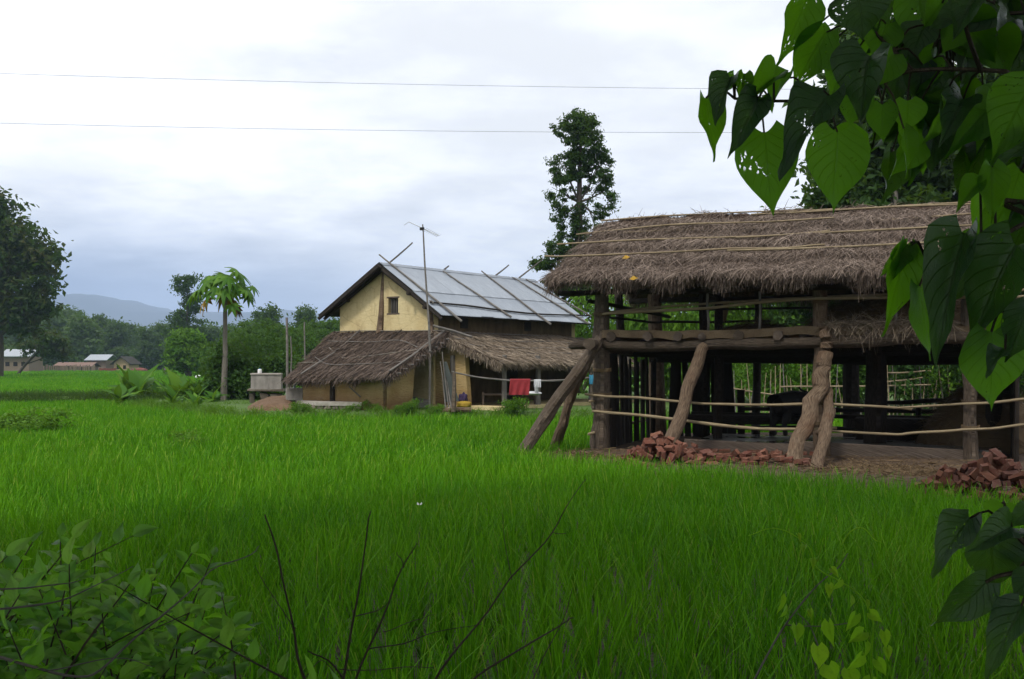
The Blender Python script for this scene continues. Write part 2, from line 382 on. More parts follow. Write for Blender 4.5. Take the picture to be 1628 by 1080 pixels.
leafmat('leaf_bronze', (.013, .034, .011), (.038, .075, .018), (.15, .07, .025), .3, .5, .25, .35)
def rice_f(b):
    r_ = b.rnd(); a = b.attr(); n = b.noise(b.N('ShaderNodeNewGeometry').outputs['Position'], .35, 4)
    col = b.mix(r_, (.035, .15, .003), (.085, .27, .005)); col = b.mix(b.rng_(a, .5, 1, .0, .75), col, (.17, .42, .008)); col = b.mix(b.rng_(a, 0, .45, .7, 0), col, (.016, .085, .004)); col = b.mix(b.rng_(n, .4, .65, 0, .5), col, (.13, .30, .005))
    col = b.mix(b.rng_(a, .92, .99, 0, .7), col, (.30, .30, .06))
    t = b.mix(.4, col, (.13, .42, .003)); return b.leafy(col, t, .55, .26, .1)
M['rice'] = mat('young_rice_blade', rice_f)
def bigleaf(c1, c2, hole=True, gl=.45, tr_=.52):
    def f(b):
        uv = b.N('ShaderNodeTexCoord').outputs['UV']; s = b.N('ShaderNodeSeparateXYZ'); b.L(uv, s.inputs[0])
        a = b.m_('ABSOLUTE', b.m_('SUBTRACT', s.outputs[0], .5)); mid = b.rng_(a, .0, .022, 1, 0)
        ve = b.m_('FRACT', b.m_('SUBTRACT', b.m_('MULTIPLY', s.outputs[1], 7.5), b.m_('MULTIPLY', a, 5.5)))
        vein = b.m_('MAXIMUM', mid, b.rng_(b.m_('ABSOLUTE', b.m_('SUBTRACT', ve, .5)), .0, .07, .8, 0))
        n = b.noise(uv, 4, 4); fine = b.noise(uv, 40, 4)
        col = b.mix(b.rnd(), c1, c2); col = b.mix(b.rng_(n, .5, .75, 0, .5), col, (.05, .10, .02)); col = b.mix(b.m_('MULTIPLY', vein, .18), col, (.12, .20, .06))
        t = b.mix(.7, col, (.26, .66, .006)); t = b.mix(b.m_('MULTIPLY', vein, .2), t, (.03, .10, .005))
        sh = b.leafy(col, t, .36, tr_, gl, b.bump(b.m_('ADD', b.m_('MULTIPLY', vein, -1.), b.m_('MULTIPLY', fine, .3)), .9, .006))
        if not hole: return sh
        mp = b.N('ShaderNodeMapping'); b.L(uv, mp.inputs[0]); cb = b.N('ShaderNodeCombineXYZ'); r_ = b.m_('MULTIPLY', b.rnd(), 37.); b.L(r_, cb.inputs[0]); b.L(r_, cb.inputs[1]); b.L(cb.outputs[0], mp.inputs[1])
        big = b.noise(mp.outputs[0], 2.2, 2); sm = b.noise(mp.outputs[0], 17, 2)
        h = b.m_('MULTIPLY', b.rng_(big, .60, .64), b.rng_(sm, .60, .62))
        tr = b.N('ShaderNodeBsdfTransparent'); x = b.N('ShaderNodeMixShader'); b.val(x.inputs[0], h); b.L(sh, x.inputs[1]); b.L(tr.outputs[0], x.inputs[2])
        return x.outputs[0]
    return f
M['heartleaf'] = mat('big_heart_leaf', bigleaf((.014, .055, .018), (.045, .12, .015)))
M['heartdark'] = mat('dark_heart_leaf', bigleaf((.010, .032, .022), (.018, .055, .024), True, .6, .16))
M['heartlight'] = mat('young_heart_leaf', bigleaf((.05, .15, .02), (.09, .19, .025)))
M['shrubleaf'] = mat('shrub_leaf', bigleaf((.06, .18, .055), (.24, .42, .06), False, .6))
M['vineleaf'] = mat('vine_leaf', bigleaf((.20, .38, .02), (.34, .50, .03), False, .12))
def hillf(b): n = b.noise(b.coord(), .004, 5); return b.pbr(b.mix(b.rng_(n, .4, .6), (.012, .026, .022), (.02, .036, .03)), .95)
M['hill'] = mat('forested_hill', hillf)

# ------------------------------------------------------------------ the setting: ground, yards, banks, hills
def poly_dist(poly, x, y):
    """signed distance to a polygon, positive inside"""
    p = np.asarray(poly, float); d = np.full(x.shape, 1e9); ins = np.zeros(x.shape, bool)
    for i in range(len(p)):
        a, b = p[i], p[(i + 1) % len(p)]; e = b - a
        t = np.clip(((x - a[0]) * e[0] + (y - a[1]) * e[1]) / (e @ e), 0, 1)
        d = np.minimum(d, np.hypot(x - a[0] - t * e[0], y - a[1] - t * e[1]))
        c = ((a[1] > y) != (b[1] > y)) & (x < (b[0] - a[0]) * (y - a[1]) / (b[1] - a[1] + 1e-12) + a[0])
        ins ^= c
    return np.where(ins, d, -d)
def mound(name, poly, h, skirt, m, step=.3, rough=.03, seed=1):
    p = np.asarray(poly, float); x0, y0 = p.min(0) - 1; x1, y1 = p.max(0) + 1
    nu, nv = int((x1 - x0) / step), int((y1 - y0) / step)
    def fn(u, v):
        x = x0 + (x1 - x0) * u; y = y0 + (y1 - y0) * v; d = poly_dist(poly, x, y)
        t = np.clip((d + .15) / skirt, 0, 1); t = t * t * (3 - 2 * t)
        z = -.12 + (h + .12) * t + rough * t * (vnoise(x, y, seed, 1.2) + .6 * vnoise(x, y, seed + 9, 4.))
        return np.stack([x, y, z], -1)
    o = G().grid(fn, nu, nv).build(name, m, smooth=True); tag(o, kind='structure'); return o
o = G().add([[-9000, -300, 0], [9000, -300, 0], [9000, 9000, 0], [-9000, 9000, 0]], [[0, 1, 2, 3]]).build('ground', M['mud']); tag(o, kind='structure')
SHED_YARD = [(.1, 23.0), (1.44, 20.1), (2.45, 19.0), (4.35, 17.9), (5.4, 16.5), (6.25, 14.5), (9, 13.0), (16, 12), (18, 30), (9.5, 30.8), (4.2, 31), (2.6, 27.5), (1.3, 24.8)]
HOUSE_YARD = [(-17, 47), (-12.6, 41), (-10.5, 37.6), (-6, 36.7), (0, 36.5), (5, 36.6), (14, 37.5), (30, 38), (32, 75), (-12, 75), (-19, 60)]
BUND = [(-60, 53.6), (-25, 50.6), (-17.5, 50.2), (-14, 47.6), (-13.2, 52), (-17, 53.4), (-25, 53.2), (-60, 56)]
ROAD = [(-40, -30), (40, -30), (40, 3.4), (12, 3.2), (3, 2.9), (-3, 3.2), (-12, 3.3), (-40, 3.4)]
mound('shed_yard', SHED_YARD, .25, 1.0, M['soil'], .22, .05, 3)
mound('house_yard', HOUSE_YARD, .5, 1.2, M['grassy'], .4, .05, 4)
mound('earth_bund', BUND, .6, 1.0, M['grassy'], .5, .08, 5)
mound('road_bank', ROAD, .6, 1.6, M['grassy'], .4, .04, 6)
def farfn(u, v):
    y = 56 + 300 * v ** 1.5; x = -190 + 330 * u; return np.stack([x, y, .30 + .12 * vnoise(x, y, 8, .05) * np.clip((y - 56) / 30, 0, 1)], -1)
o = G().grid(farfn, 40, 40).build('far_field', M['field'], smooth=True); tag(o, kind='structure')
def ridge(x):
    px = CX + x / 4200. * F
    prof = np.interp(px, [-900, -300, 0, 60, 110, 150, 180, 205, 240, 300, 380, 430, 520, 640, 800, 1100, 1628, 2400], [90, 118, 116, 104, 110, 113, 108, 95, 88, 82, 80, 84, 76, 70, 66, 70, 76, 66])
    return prof / F * 4200
def hillfn(u, v):
    x = -4200 + 8400 * u; y = 3000 + 2600 * v; k = np.where(y < 4200, np.clip((y - 3000) / 1200, 0, 1), 1 - .4 * (y - 4200) / 1400)
    k = k * k * (3 - 2 * k); h = ridge(x) * k + 26 * (vnoise(x, y, 12, .006) + .5 * vnoise(x, y, 13, .02)) * k * (1 - .8 * np.exp(-((y - 4200) / 160) ** 2))
    return np.stack([x, y, h - 2], -1)
o = G().grid(hillfn, 160, 40).build('hills', M['hill'], smooth=True); tag(o, kind='structure')

# ------------------------------------------------------------------ rice: hills of blades scattered with geometry nodes
def rice_hill(seed, n, h, w, seg, spread, lean):
    r_ = np.random.default_rng(seed); g = G()
    a = r_.uniform(0, 6.283, n); rr = spread * np.sqrt(r_.random(n))
    base = np.stack([rr * np.cos(a), rr * np.sin(a), np.full(n, -.02)], 1)
    tilt = np.abs(r_.normal(.17, .12, n)); az = a + r_.normal(0, .7, n)
    d = np.stack([np.sin(tilt) * np.cos(az), np.sin(tilt) * np.sin(az), np.cos(tilt)], 1)
    ln = h * r_.uniform(.62, 1.08, n); bl = np.abs(r_.normal(.10, .11, n)) * ln * 1.6
    bend = np.stack([np.cos(az) * bl + lean * ln, np.sin(az) * bl, -.55 * bl ** 1.0 * np.clip(bl / ln, 0, 1)], 1)
    wv = np.stack([-np.sin(az + r_.normal(0, .9, n)), np.cos(az), np.zeros(n)], 1); wv /= np.linalg.norm(wv, axis=1)[:, None]
    g.strands(base, d, ln, np.full(n, w) * r_.uniform(.7, 1.2, n), bend, seg, wv)
    o = bpy.data.objects.new('rice_hill', g.mesh('rice_hill', 0)); o.data.materials.append(M['rice']); return o
def scatter(name, pts, rot, scl, idx, objs, label, cat):
    cl = bpy.data.collections.new(name + '_set')
    for ob in objs: cl.objects.link(ob)
    me = bpy.data.meshes.new(name); me.vertices.add(len(pts)); me.vertices.foreach_set('co', np.asarray(pts, np.float32).ravel())
    a = me.attributes.new('rot', 'FLOAT_VECTOR', 'POINT'); a.data.foreach_set('vector', np.asarray(rot, np.float32).ravel())
    a = me.attributes.new('scl', 'FLOAT', 'POINT'); a.data.foreach_set('value', np.asarray(scl, np.float32))
    a = me.attributes.new('idx', 'INT', 'POINT'); a.data.foreach_set('value', np.asarray(idx, np.int32))
    ob = bpy.data.objects.new(name, me); COL.objects.link(ob)
    ng = bpy.data.node_groups.new(name + '_nodes', 'GeometryNodeTree')
    ng.interface.new_socket('Geometry', in_out='INPUT', socket_type='NodeSocketGeometry'); ng.interface.new_socket('Geometry', in_out='OUTPUT', socket_type='NodeSocketGeometry')
    gi = ng.nodes.new('NodeGroupInput'); go = ng.nodes.new('NodeGroupOutput'); ip = ng.nodes.new('GeometryNodeInstanceOnPoints')
    ci = ng.nodes.new('GeometryNodeCollectionInfo'); ci.inputs[0].default_value = cl; ci.inputs['Separate Children'].default_value = True; ci.inputs['Reset Children'].default_value = True
    def na(nm, ty): n = ng.nodes.new('GeometryNodeInputNamedAttribute'); n.data_type = ty; n.inputs[0].default_value = nm; return n.outputs[0]
    lk = ng.links.new
    lk(gi.outputs[0], ip.inputs['Points']); lk(ci.outputs[0], ip.inputs['Instance']); ip.inputs['Pick Instance'].default_value = True
    lk(na('idx', 'INT'), ip.inputs['Instance Index']); lk(na('rot', 'FLOAT_VECTOR'), ip.inputs['Rotation']); lk(na('scl', 'FLOAT'), ip.inputs['Scale']); lk(ip.outputs[0], go.inputs[0])
    md = ob.modifiers.new('scatter', 'NODES'); md.node_group = ng
    tag(ob, label, cat, kind='stuff'); return ob
def field_pts(y0, y1, sp, jit, zfn=None, margin=2.5, xlim=None):
    ys = np.arange(y0, y1, sp); out = []
    for y in ys:
        h = y * .485 + margin; x = np.arange(math.floor(-h / sp), math.ceil(h / sp)) * sp; x = np.stack([x, np.full(len(x), y)], 1); out.append(x)
    p = np.vstack(out); p += rng.normal(0, jit, p.shape)
    ang = .22; c, s_ = math.cos(ang), math.sin(ang)
    d = np.maximum(np.maximum(poly_dist(SHED_YARD, p[:, 0], p[:, 1]), poly_dist(HOUSE_YARD, p[:, 0], p[:, 1])), np.maximum(poly_dist(BUND, p[:, 0], p[:, 1]), poly_dist(ROAD, p[:, 0], p[:, 1]) + .25))
    p = p[d < .05]
    if xlim is not None: p = p[(p[:, 0] > xlim[0]) & (p[:, 0] < xlim[1])]
    return p
def rice_zone(name, y0, y1, sp, jit, objs, label, zadd=0.0, xlim=None, smin=.85, smax=1.12):
    p = field_pts(y0, y1, sp, jit, xlim=xlim); n = len(p)
    low = .92 + .12 * vnoise(p[:, 0], p[:, 1], 21, .5); keep = rng.random(n) > .03
    p = p[keep]; low = low[keep]; n = len(p)
    pts = np.column_stack([p, np.full(n, zadd)]); rot = np.column_stack([rng.normal(0, .06, n), rng.normal(.03, .06, n), rng.uniform(-.7, .7, n) + np.pi * rng.integers(0, 2, n)])
    return scatter(name, pts, rot, low * rng.uniform(smin, smax, n), rng.integers(0, len(objs), n), objs, label, 'rice')
rice_zone('rice_plants', 3.6, 12, .285, .035, [rice_hill(100 + k, 30, .68, .0135, 5, .045, .05) for k in range(7)], 'tall bright green young rice plants with mud showing between their rows')
rice_zone('rice_plants', 12, 20, .25, .04, [rice_hill(120 + k, 28, .62, .016, 4, .06, .05) for k in range(6)], 'dense green rice in front of the brick heaps and open shed')
rice_zone('rice_plants', 20, 52, .27, .07, [rice_hill(140 + k, 26, .56, .020, 3, .12, .04) for k in range(5)], 'light green rice field reaching up to the yellow house')
rice_zone('rice_plants', 54, 112, .75, .25, [rice_hill(160 + k, 90, .50, .045, 2, .5, .02) for k in range(4)], 'pale green rice field beyond the dark earth bund', .26, (-60, -6))
rice_zone('rice_plants', 112, 232, 1.7, .6, [rice_hill(180 + k, 120, .55, .09, 2, 1.1, .02) for k in range(4)], 'far rice field running up to the distant wood', .26, (-125, -14))

# ------------------------------------------------------------------ thatch
def thatch(parent, TL, TR, BL, BR, thick, m, n, ln, messy, wid=.014, fringe=(1400, .38), sides='lr', seed=0, sag=.05, name='thatch', layers=0, edge=.04):
    TL, TR, BL, BR = [np.asarray(q, float) for q in (TL, TR, BL, BR)]
    nv_ = nrm(np.cross(TR - TL, BL - TL)); nv_ = nv_ if nv_[2] > 0 else -nv_
    def S(u, v):
        u = np.asarray(u)[..., None]; v = np.asarray(v)[..., None]
        q = (TL * (1 - u) + TR * u) * (1 - v) + (BL * (1 - u) + BR * u) * v
        w = .03 * vnoise(u[..., 0] * 30, v[..., 0] * 9, seed + 1, 1.) - sag * np.sin(np.pi * v[..., 0]) * .6
        if layers: w = w + .09 * ((v[..., 0] * layers + .08 * vnoise(u[..., 0] * 22, u[..., 0] * 0, seed + 3, 1.)) % 1.0)
        w = w + .05 * vnoise(u[..., 0] * 14, v[..., 0] * 5, seed + 2, 1.)
        return q + nv_ * w[..., None]
    nu, nw = 60, 22
    u, v = np.meshgrid(np.linspace(0, 1, nu + 1), np.linspace(0, 1, nw + 1), indexing='ij')
    top = S(u, v); eb = np.maximum(np.abs(2 * v - 1) ** 10 * (v > .5), np.abs(2 * u - 1) ** 24)
    bot = S(u, v * .97) - nv_ * (thick * (1 - .5 * eb))[..., None]
    g = G(); i = np.arange(nu)[:, None] * (nw + 1) + np.arange(nw)[None]
    Q = np.stack([i, i + nw + 1, i + nw + 2, i + 1], -1).reshape(-1, 4); N_ = (nu + 1) * (nw + 1)
    loop = [k * (nw + 1) for k in range(nu + 1)] + [nu * (nw + 1) + k for k in range(1, nw + 1)] + [k * (nw + 1) + nw for k in range(nu - 1, -1, -1)] + [k for k in range(nw - 1, 0, -1)]
    S_ = [[loop[k], loop[(k + 1) % len(loop)], loop[(k + 1) % len(loop)] + N_, loop[k] + N_] for k in range(len(loop))]
    g.add(np.vstack([top.reshape(-1, 3), bot.reshape(-1, 3)]), np.vstack([Q, Q[:, ::-1] + N_, np.array(S_)]))
    bed = g.build('thatch_roof', M['thbase'], parent)
    g = G(); dn = nrm((BL + BR) - (TL + TR)); al = nrm(TR - TL)
    def put(b, dd, k, lens, drop):
        g.strands(b, dd / (np.linalg.norm(dd, axis=1)[:, None] + 1e-9), lens, wid * rng.uniform(.6, 1.4, k), np.stack([rng.normal(0, .03, k), rng.normal(0, .03, k), -drop * lens * rng.random(k)], 1), 2)
    b = S(rng.random(n), rng.random(n) ** .92) + nv_ * rng.uniform(0, .035, n)[:, None]
    put(b, dn + al * rng.normal(0, messy, n)[:, None] + nv_ * rng.normal(.05, .09, n)[:, None], n, ln * rng.uniform(.5, 1.3, n), .25)
    k = fringe[0]; uu = rng.random(k); vv = 1 - np.abs(rng.normal(0, edge, k))
    b = S(uu, vv) - nv_ * rng.uniform(0, thick, k)[:, None]
    amp = .7 + .45 * vnoise(uu * 40, uu * 0, seed + 5, 1.)
    put(b, dn * .8 + np.array([0, 0, -.75]) + al * rng.normal(0, .28, k)[:, None] + nv_ * rng.normal(0, .12, k)[:, None], k, fringe[1] * rng.uniform(.3, 1.1, k) * np.clip(amp, .3, 1.4), .35)
    for sd_ in sides:
        k = int(fringe[0] * .45); u0 = 0 if sd_ == 'l' else 1; vv = rng.random(k)
        b = S(np.full(k, u0) + (np.abs(rng.normal(0, .01, k)) * (1 if u0 == 0 else -1)), vv) - nv_ * rng.uniform(0, thick, k)[:, None]
        put(b, al * (-.5 if u0 == 0 else .5) + dn * rng.uniform(.3, 1, k)[:, None] + np.array([0, 0, -.55]) + rng.normal(0, .25, (k, 3)), k, fringe[1] * rng.uniform(.3, .9, k), .3)
    o = g.build('straw', m, bed); tag(o, kind='stuff')
    S.bed = bed
    return S, nv_
def ray_plane(px, py, p0, n):
    d = np.array([(px - CX) / F, 1.0, (HY - py) / F]); e = np.array([0, 0, EYE]); n = np.asarray(n)
    return e + d * (((np.asarray(p0) - e) @ n) / (d @ n))

# ------------------------------------------------------------------ yellow farmhouse
HE = np.array([-2.66, 40.0]); HU = np.array([.583, .813]); HG = np.array([-.813, .583])
def HP(a, k, z): q = HE + HU * a + HG * k; return np.array([q[0], q[1], z])
house = thing('farmhouse', HP(5, 3, .5), 'two storey yellow mud house with tin roof and thatched lean-tos', 'house')
def rl(k): return (4.03 + 2.08 * k / 3.11 if k <= 3.11 else 6.11 - 1.91 * (k - 3.11) / 3.23) - .09
def prism(g, pts, f0, f1):
    n = len(pts); V = [f0(*p) for p in pts] + [f1(*p) for p in pts]; T = []; Q = []
    for k in range(1, n - 1): T += [[0, k, k + 1], [n, n + k + 1, n + k]]
    for k in range(n): j = (k + 1) % n; Q.append([k, n + k, n + j, j])
    g.add(V, Q, T); return g
A0, A1, K0, K1 = .35, 10.4, .65, 5.6
g = G(); fa, fb = (lambda k, z: HP(A0, k, z)), (lambda k, z: HP(A0 + .28, k, z))
for pts in ([(K0, .3), (K0, rl(K0)), (2.44, rl(2.44)), (2.44, .3)], [(2.44, .3), (2.44, 4.17), (2.96, 4.17), (2.96, .3)], [(2.44, 4.76), (2.44, rl(2.44)), (2.96, rl(2.96)), (2.96, 4.76)], [(2.96, .3), (2.96, rl(2.96)), (3.11, rl(3.11)), (K1, rl(K1)), (K1, .3)]):
    prism(g, pts, fa, fb)
g.build('gable_wall', M['mudwall'], house)
g = G(); prism(g, [(K0 + .003, .3), (K0 + .003, rl(K0)), (3.11, rl(3.11)), (K1 - .003, rl(K1)), (K1 - .003, .3)], lambda k, z: HP(A1 - .28, k, z), lambda k, z: HP(A1, k, z)); g.build('gable_wall', M['mudwall'], house)
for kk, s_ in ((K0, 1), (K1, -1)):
    g = G(); prism(g, [(A0 + .283, .3), (A0 + .283, rl(kk)), (A1 - .283, rl(kk)), (A1 - .283, .3)], lambda a, z: HP(a, kk, z), lambda a, z: HP(a, kk + .28 * s_, z)); g.build('wall', M['shadewall'], house)
win = G()
for q in ((2.41, 4.465, .06, .68), (2.99, 4.465, .06, .68)): win.box(HP(A0 + .06, q[0], q[1]), (.06, .12, q[3]), Rz(math.atan2(HG[1], HG[0])))
for z in (4.14, 4.79): win.box(HP(A0 + .06, 2.7, z), (.66, .13, .06), Rz(math.atan2(HG[1], HG[0])))
win = win.build('window', M['plank'], house); tag(win, 'small barred window in the gable')
for k in np.linspace(2.52, 2.88, 5): G().tube([HP(A0 + .1, k, 4.16), HP(A0 + .1, k, 4.77)], .02, 6).build('window_bar', M['greypole'], win)
G().box(HP(A0 + .22, 2.7, 4.46), (.5, .03, .58), Rz(math.atan2(HG[1], HG[0]))).build('window_shutter', M['dark'], win)
G().tube([HP(A0 - .03, 3.36, 3.3), HP(A0 - .02, 3.28, 4.6), HP(A0 + .02, 3.24, 5.9)], [.17, .10, .05], 7, .01, 4).build('post', M['bark'], house)
G().tube([HP(A0 - .02, K0 + .1, 3.2), HP(A0 - .02, K0 + .12, 4.25)], [.11, .10], 7, .01, 3).build('post', M['bark'], house)
for k, z in ((1.55, 4.98), (.75, 4.42), (5.1, 4.85)): G().tube([HP(-.12, k, z - .1), HP(A0 + .2, k, z - .1)], .075, 7, .01, 3).build('purlin', M['darkwood'], house)
# roof sheets: two rows a slope, corrugated
RS = {'r': (HP(0, 3.11, 6.11), HP(0, 0, 4.03)), 'l': (HP(0, 3.11, 6.11), HP(0, 6.34, 4.2))}
L_ = {k: np.linalg.norm(v[1] - v[0]) for k, v in RS.items()}
def sheet_mesh(w, l):
    x = np.linspace(0, w, 55); y = np.linspace(0, l, 4); xx, yy = np.meshgrid(x, y, indexing='ij')
    z = .014 * np.sin(xx / .0945 * 2 * np.pi); i = np.arange(54)[:, None] * 4 + np.arange(3)[None]
    return raw_mesh('roof_sheet', np.stack([xx, yy, z], -1).reshape(-1, 3), np.stack([i, i + 4, i + 5, i + 1], -1).reshape(-1, 4), [], np.stack([xx, yy], -1).reshape(-1, 2), None, True)
for sd_, (top, bot) in RS.items():
    dn = nrm(bot - top); al = np.array([HU[0], HU[1], 0]); nn = np.cross(al, dn); nn = nn if nn[2] > 0 else -nn
    l1, l2 = L_[sd_] * .56, L_[sd_] * .47
    ms = [sheet_mesh(.86, l1), sheet_mesh(.86, l2)]
    for q in ms: q.materials.append(M['tin'])
    for row in (0, 1):
        for c in range(13):
            o = bpy.data.objects.new('roof_sheet', ms[row]); COL.objects.link(o); o.parent = house
            st = top + dn * (0 if row == 0 else L_[sd_] * .535 + rng.normal(0, .015)) + al * (c * .826 + rng.normal(0, .006)) + nn * ((.03 if row == 0 else .006) + (c % 2) * .008)
            tw = rng.normal(0, .004); d2 = nrm(dn + al * tw); a2 = np.cross(d2, nn) if np.cross(d2, nn) @ al > 0 else -np.cross(d2, nn)
            z2 = np.cross(a2, d2); mt = np.eye(4); mt[:3, 0] = a2; mt[:3, 1] = d2; mt[:3, 2] = z2; mt[:3, 3] = st - rootloc(house); o.matrix_local = Matrix(mt.tolist())
    # lining boards under the sheets and the thick dark rake
    g = G(); a_ = -.16 if sd_ == 'l' else -.0
    V = [top + al * a_ - nn * .03, top + al * 10.7 - nn * .03, bot + al * 10.7 - nn * .03, bot + al * a_ - nn * .03]; V += [q - nn * .05 for q in V]
    g.add(V, [[0, 1, 2, 3], [7, 6, 5, 4], [0, 4, 5, 1], [1, 5, 6, 2], [2, 6, 7, 3], [3, 7, 4, 0]]).build('roof_lining', M['roofdark'], house)
    for a in ((-.1, .22) if sd_ == 'l' else (.06,)):
        G().tube([top + al * a - nn * .15 - dn * .05, bot + al * a - nn * .14 + dn * .1], [.09, .07], 7, .015, 4).build('rafter', M['darkwood'], house)
g = G()
for sd_ in 'rl':
    top, bot = RS[sd_]; dn = nrm(bot - top); al = np.array([HU[0], HU[1], 0]); nn = np.cross(al, dn); nn = nn if nn[2] > 0 else -nn
    V = [top + nn * .06, top + al * 10.72 + nn * .06, top + al * 10.72 + dn * .2 + nn * .055, top + dn * .2 + nn * .055]; g.add(V, [[0, 1, 2, 3]])
g.build('ridge_cap', M['tin'], house)
top, bot = RS['r']; dn = nrm(bot - top); al = np.array([HU[0], HU[1], 0]); nnr = np.cross(al, dn); nnr = nnr if nnr[2] > 0 else -nnr
for a, b in (((603, 405), (734, 511)), ((704, 431), (813, 504)), ((765.5, 431), (876, 516)), ((814.6, 441), (936, 515)), ((836, 444), (940, 503)), ((683, 478), (689, 482))):
    p0 = ray_plane(*a, top + nnr * .09, nnr); p1 = ray_plane(*b, top + nnr * .08, nnr)
    G().tube([p0, (p0 * 2 + p1) / 3, (p0 + p1 * 2) / 3, p1], [.028, .036, .042, .046], 7, .012, 4).build('roof_pole', M['greypole'], house)
pl = [ray_plane(*q, top + nnr * .07, nnr) for q in ((684, 481), (740, 486), (800, 494), (860, 500), (940, 502))]
G().tube(pl, .036, 7, .01, 3).build('roof_pole', M['darkwood'], house)
G().tube([pl[0] - dn * .0 + nnr * .0, pl[0] + al * .3], .04, 6).build('roof_pole', M['darkwood'], house)
lu = nrm(RS['l'][0] - RS['l'][1])
for px, ln in ((618.5, 1.4), (782, .8), (817, 1.5), (704, .25)):
    a = min(max((px - 603) / 236., 0), 1); a = a * 10.7 / (1.225 - .225 * a)
    b0 = HP(a, 3.11, 6.11) + np.array([0, 0, .07]); G().tube([b0 - lu * 1.5 + np.array([0, 0, .03]), b0, b0 + lu * ln], [.042, .038, .026], 7, .008, 3).build('roof_pole', M['greypole'], house)
# thatched lean-to against the gable
S1, n1_ = thatch(house, HP(.38, 5.95, 3.50), HP(.38, -.1, 3.43), HP(-2.77, 5.15, 1.72), HP(-2.77, -.02, 1.90), .2, M['thatch2'], 15000, .5, .16, .022, (3200, .42), 'lr', 3, .02)
def pole_on(S, nv_, uvs, r, m, name='thatch_pole', off=.06):
    p = [S(np.float64(u), np.float64(v)) + nv_ * off for u, v in uvs]; G().tube(p, r, 6, .012, 4).build(name, m, S.bed)
pole_on(S1, n1_, [(.97, -.02), (.985, .5), (1.0, 1.02)], .035, M['greypole'])
pole_on(S1, n1_, [(.62, .02), (.60, .5), (.56, .95)], .03, M['darkwood'])
pole_on(S1, n1_, [(.24, .0), (.22, .5), (.12, 1.0)], .028, M['greypole'])
pole_on(S1, n1_, [(.12, .40), (.35, .62), (.6, .62), (.97, .50)], .026, M['palewood'])
pole_on(S1, n1_, [(.08, .62), (.3, .8), (.6, .82), (.98, .78)], .02, M['greypole'])
pole_on(S1, n1_, [(-.03, .76), (.2, .74)], .022, M['palewood'])
pole_on(S1, n1_, [(.05, .25), (.5, .28), (.72, .28), (.95, .45)], .02, M['greypole'])
pole_on(S1, n1_, [(.03, .03), (.5, .035), (.98, .02)], .024, M['palewood'])
for v in np.linspace(.12, .95, 9): # purlin ends at the open rake
    q = S1(np.float64(.97), np.float64(v)) - n1_ * .13; G().tube([q, q - np.array([HG[0], HG[1], 0]) * .42], .026, 6).build('purlin', M['greypole'], house)
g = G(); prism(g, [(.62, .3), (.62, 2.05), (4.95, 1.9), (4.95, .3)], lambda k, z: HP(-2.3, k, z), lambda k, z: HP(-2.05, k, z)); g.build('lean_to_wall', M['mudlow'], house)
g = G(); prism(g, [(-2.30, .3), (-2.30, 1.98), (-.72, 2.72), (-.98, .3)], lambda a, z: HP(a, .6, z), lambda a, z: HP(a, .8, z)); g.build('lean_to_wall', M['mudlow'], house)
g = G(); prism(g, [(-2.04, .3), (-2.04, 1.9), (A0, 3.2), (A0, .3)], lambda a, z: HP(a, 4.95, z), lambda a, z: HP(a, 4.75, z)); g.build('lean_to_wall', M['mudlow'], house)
G().tube([HP(-2.36, 3.3, .35), HP(-2.35, 3.28, 1.95)], [.10, .08], 7, .01, 4).build('post', M['darkwood'], house)
G().tube([HP(-2.5, 2.3, 1.35), HP(-2.48, 1.75, .98)], [.022, .03], 6).build('stick', M['palewood'], house)
# porch along the side
S2, n2_ = thatch(house, HP(.15, .62, 3.46), HP(11.0, .62, 3.40), HP(.35, -2.42, 2.30), HP(11.0, -2.42, 2.22), .2, M['thatch3'], 15000, .42, .28, .022, (4200, .36), 'l', 9, .02)
for v in (.06, .30, .52, .72): pole_on(S2, n2_, [(.02, v), (.3, v + .02), (.6, v), (.98, v + .01)], .02, M['greypole'], off=.04)
G().tube([HP(-.1, .3, 3.62), HP(.3, -.4, 3.42), HP(.6, -1.0, 3.2)], .05, 6, .02, 3).build('thatch_pole', M['greypole'], house)
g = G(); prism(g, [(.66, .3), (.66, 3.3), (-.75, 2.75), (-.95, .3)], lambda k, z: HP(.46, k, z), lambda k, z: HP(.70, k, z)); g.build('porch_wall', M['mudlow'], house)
for a, k, r_ in ((1.0, -2.2, .09), (3.2, -2.2, .10), (7.1, -2.2, .10), (10.2, -2.2, .09), (.4, -.25, .09)):
    G().tube([HP(a, k, .35), HP(a + .03, k, 1.4), HP(a, k, 2.5)], [r_ * 1.1, r_, r_], 8, .012, 4).build('porch_post', M['greypole'], house)
G().tube([HP(.6, -2.25, 2.28), HP(10.8, -2.25, 2.2)], .07, 7, .02, 8).build('porch_beam', M['darkwood'], house)
g = G(); g.box(HP(5.3, -.9, .45), (10.2, 3.1, .3), Rz(math.atan2(HU[1], HU[0])), .015); g.build('porch_plinth', M['mudwall'], house)
for a in (1.9, 5.4): g = G(); g.box(HP(a, K0 - .02, 1.35), (.85, .06, 1.6), Rz(math.atan2(HU[1], HU[0]))); g.build('door', M['darkwood'], house)
for a in (2.2, 6.6): g = G(); g.box(HP(a, K0 - .02, 3.78), (.45, .05, .38), Rz(math.atan2(HU[1], HU[0]))); g.build('window_shutter', M['darkwood'], house)

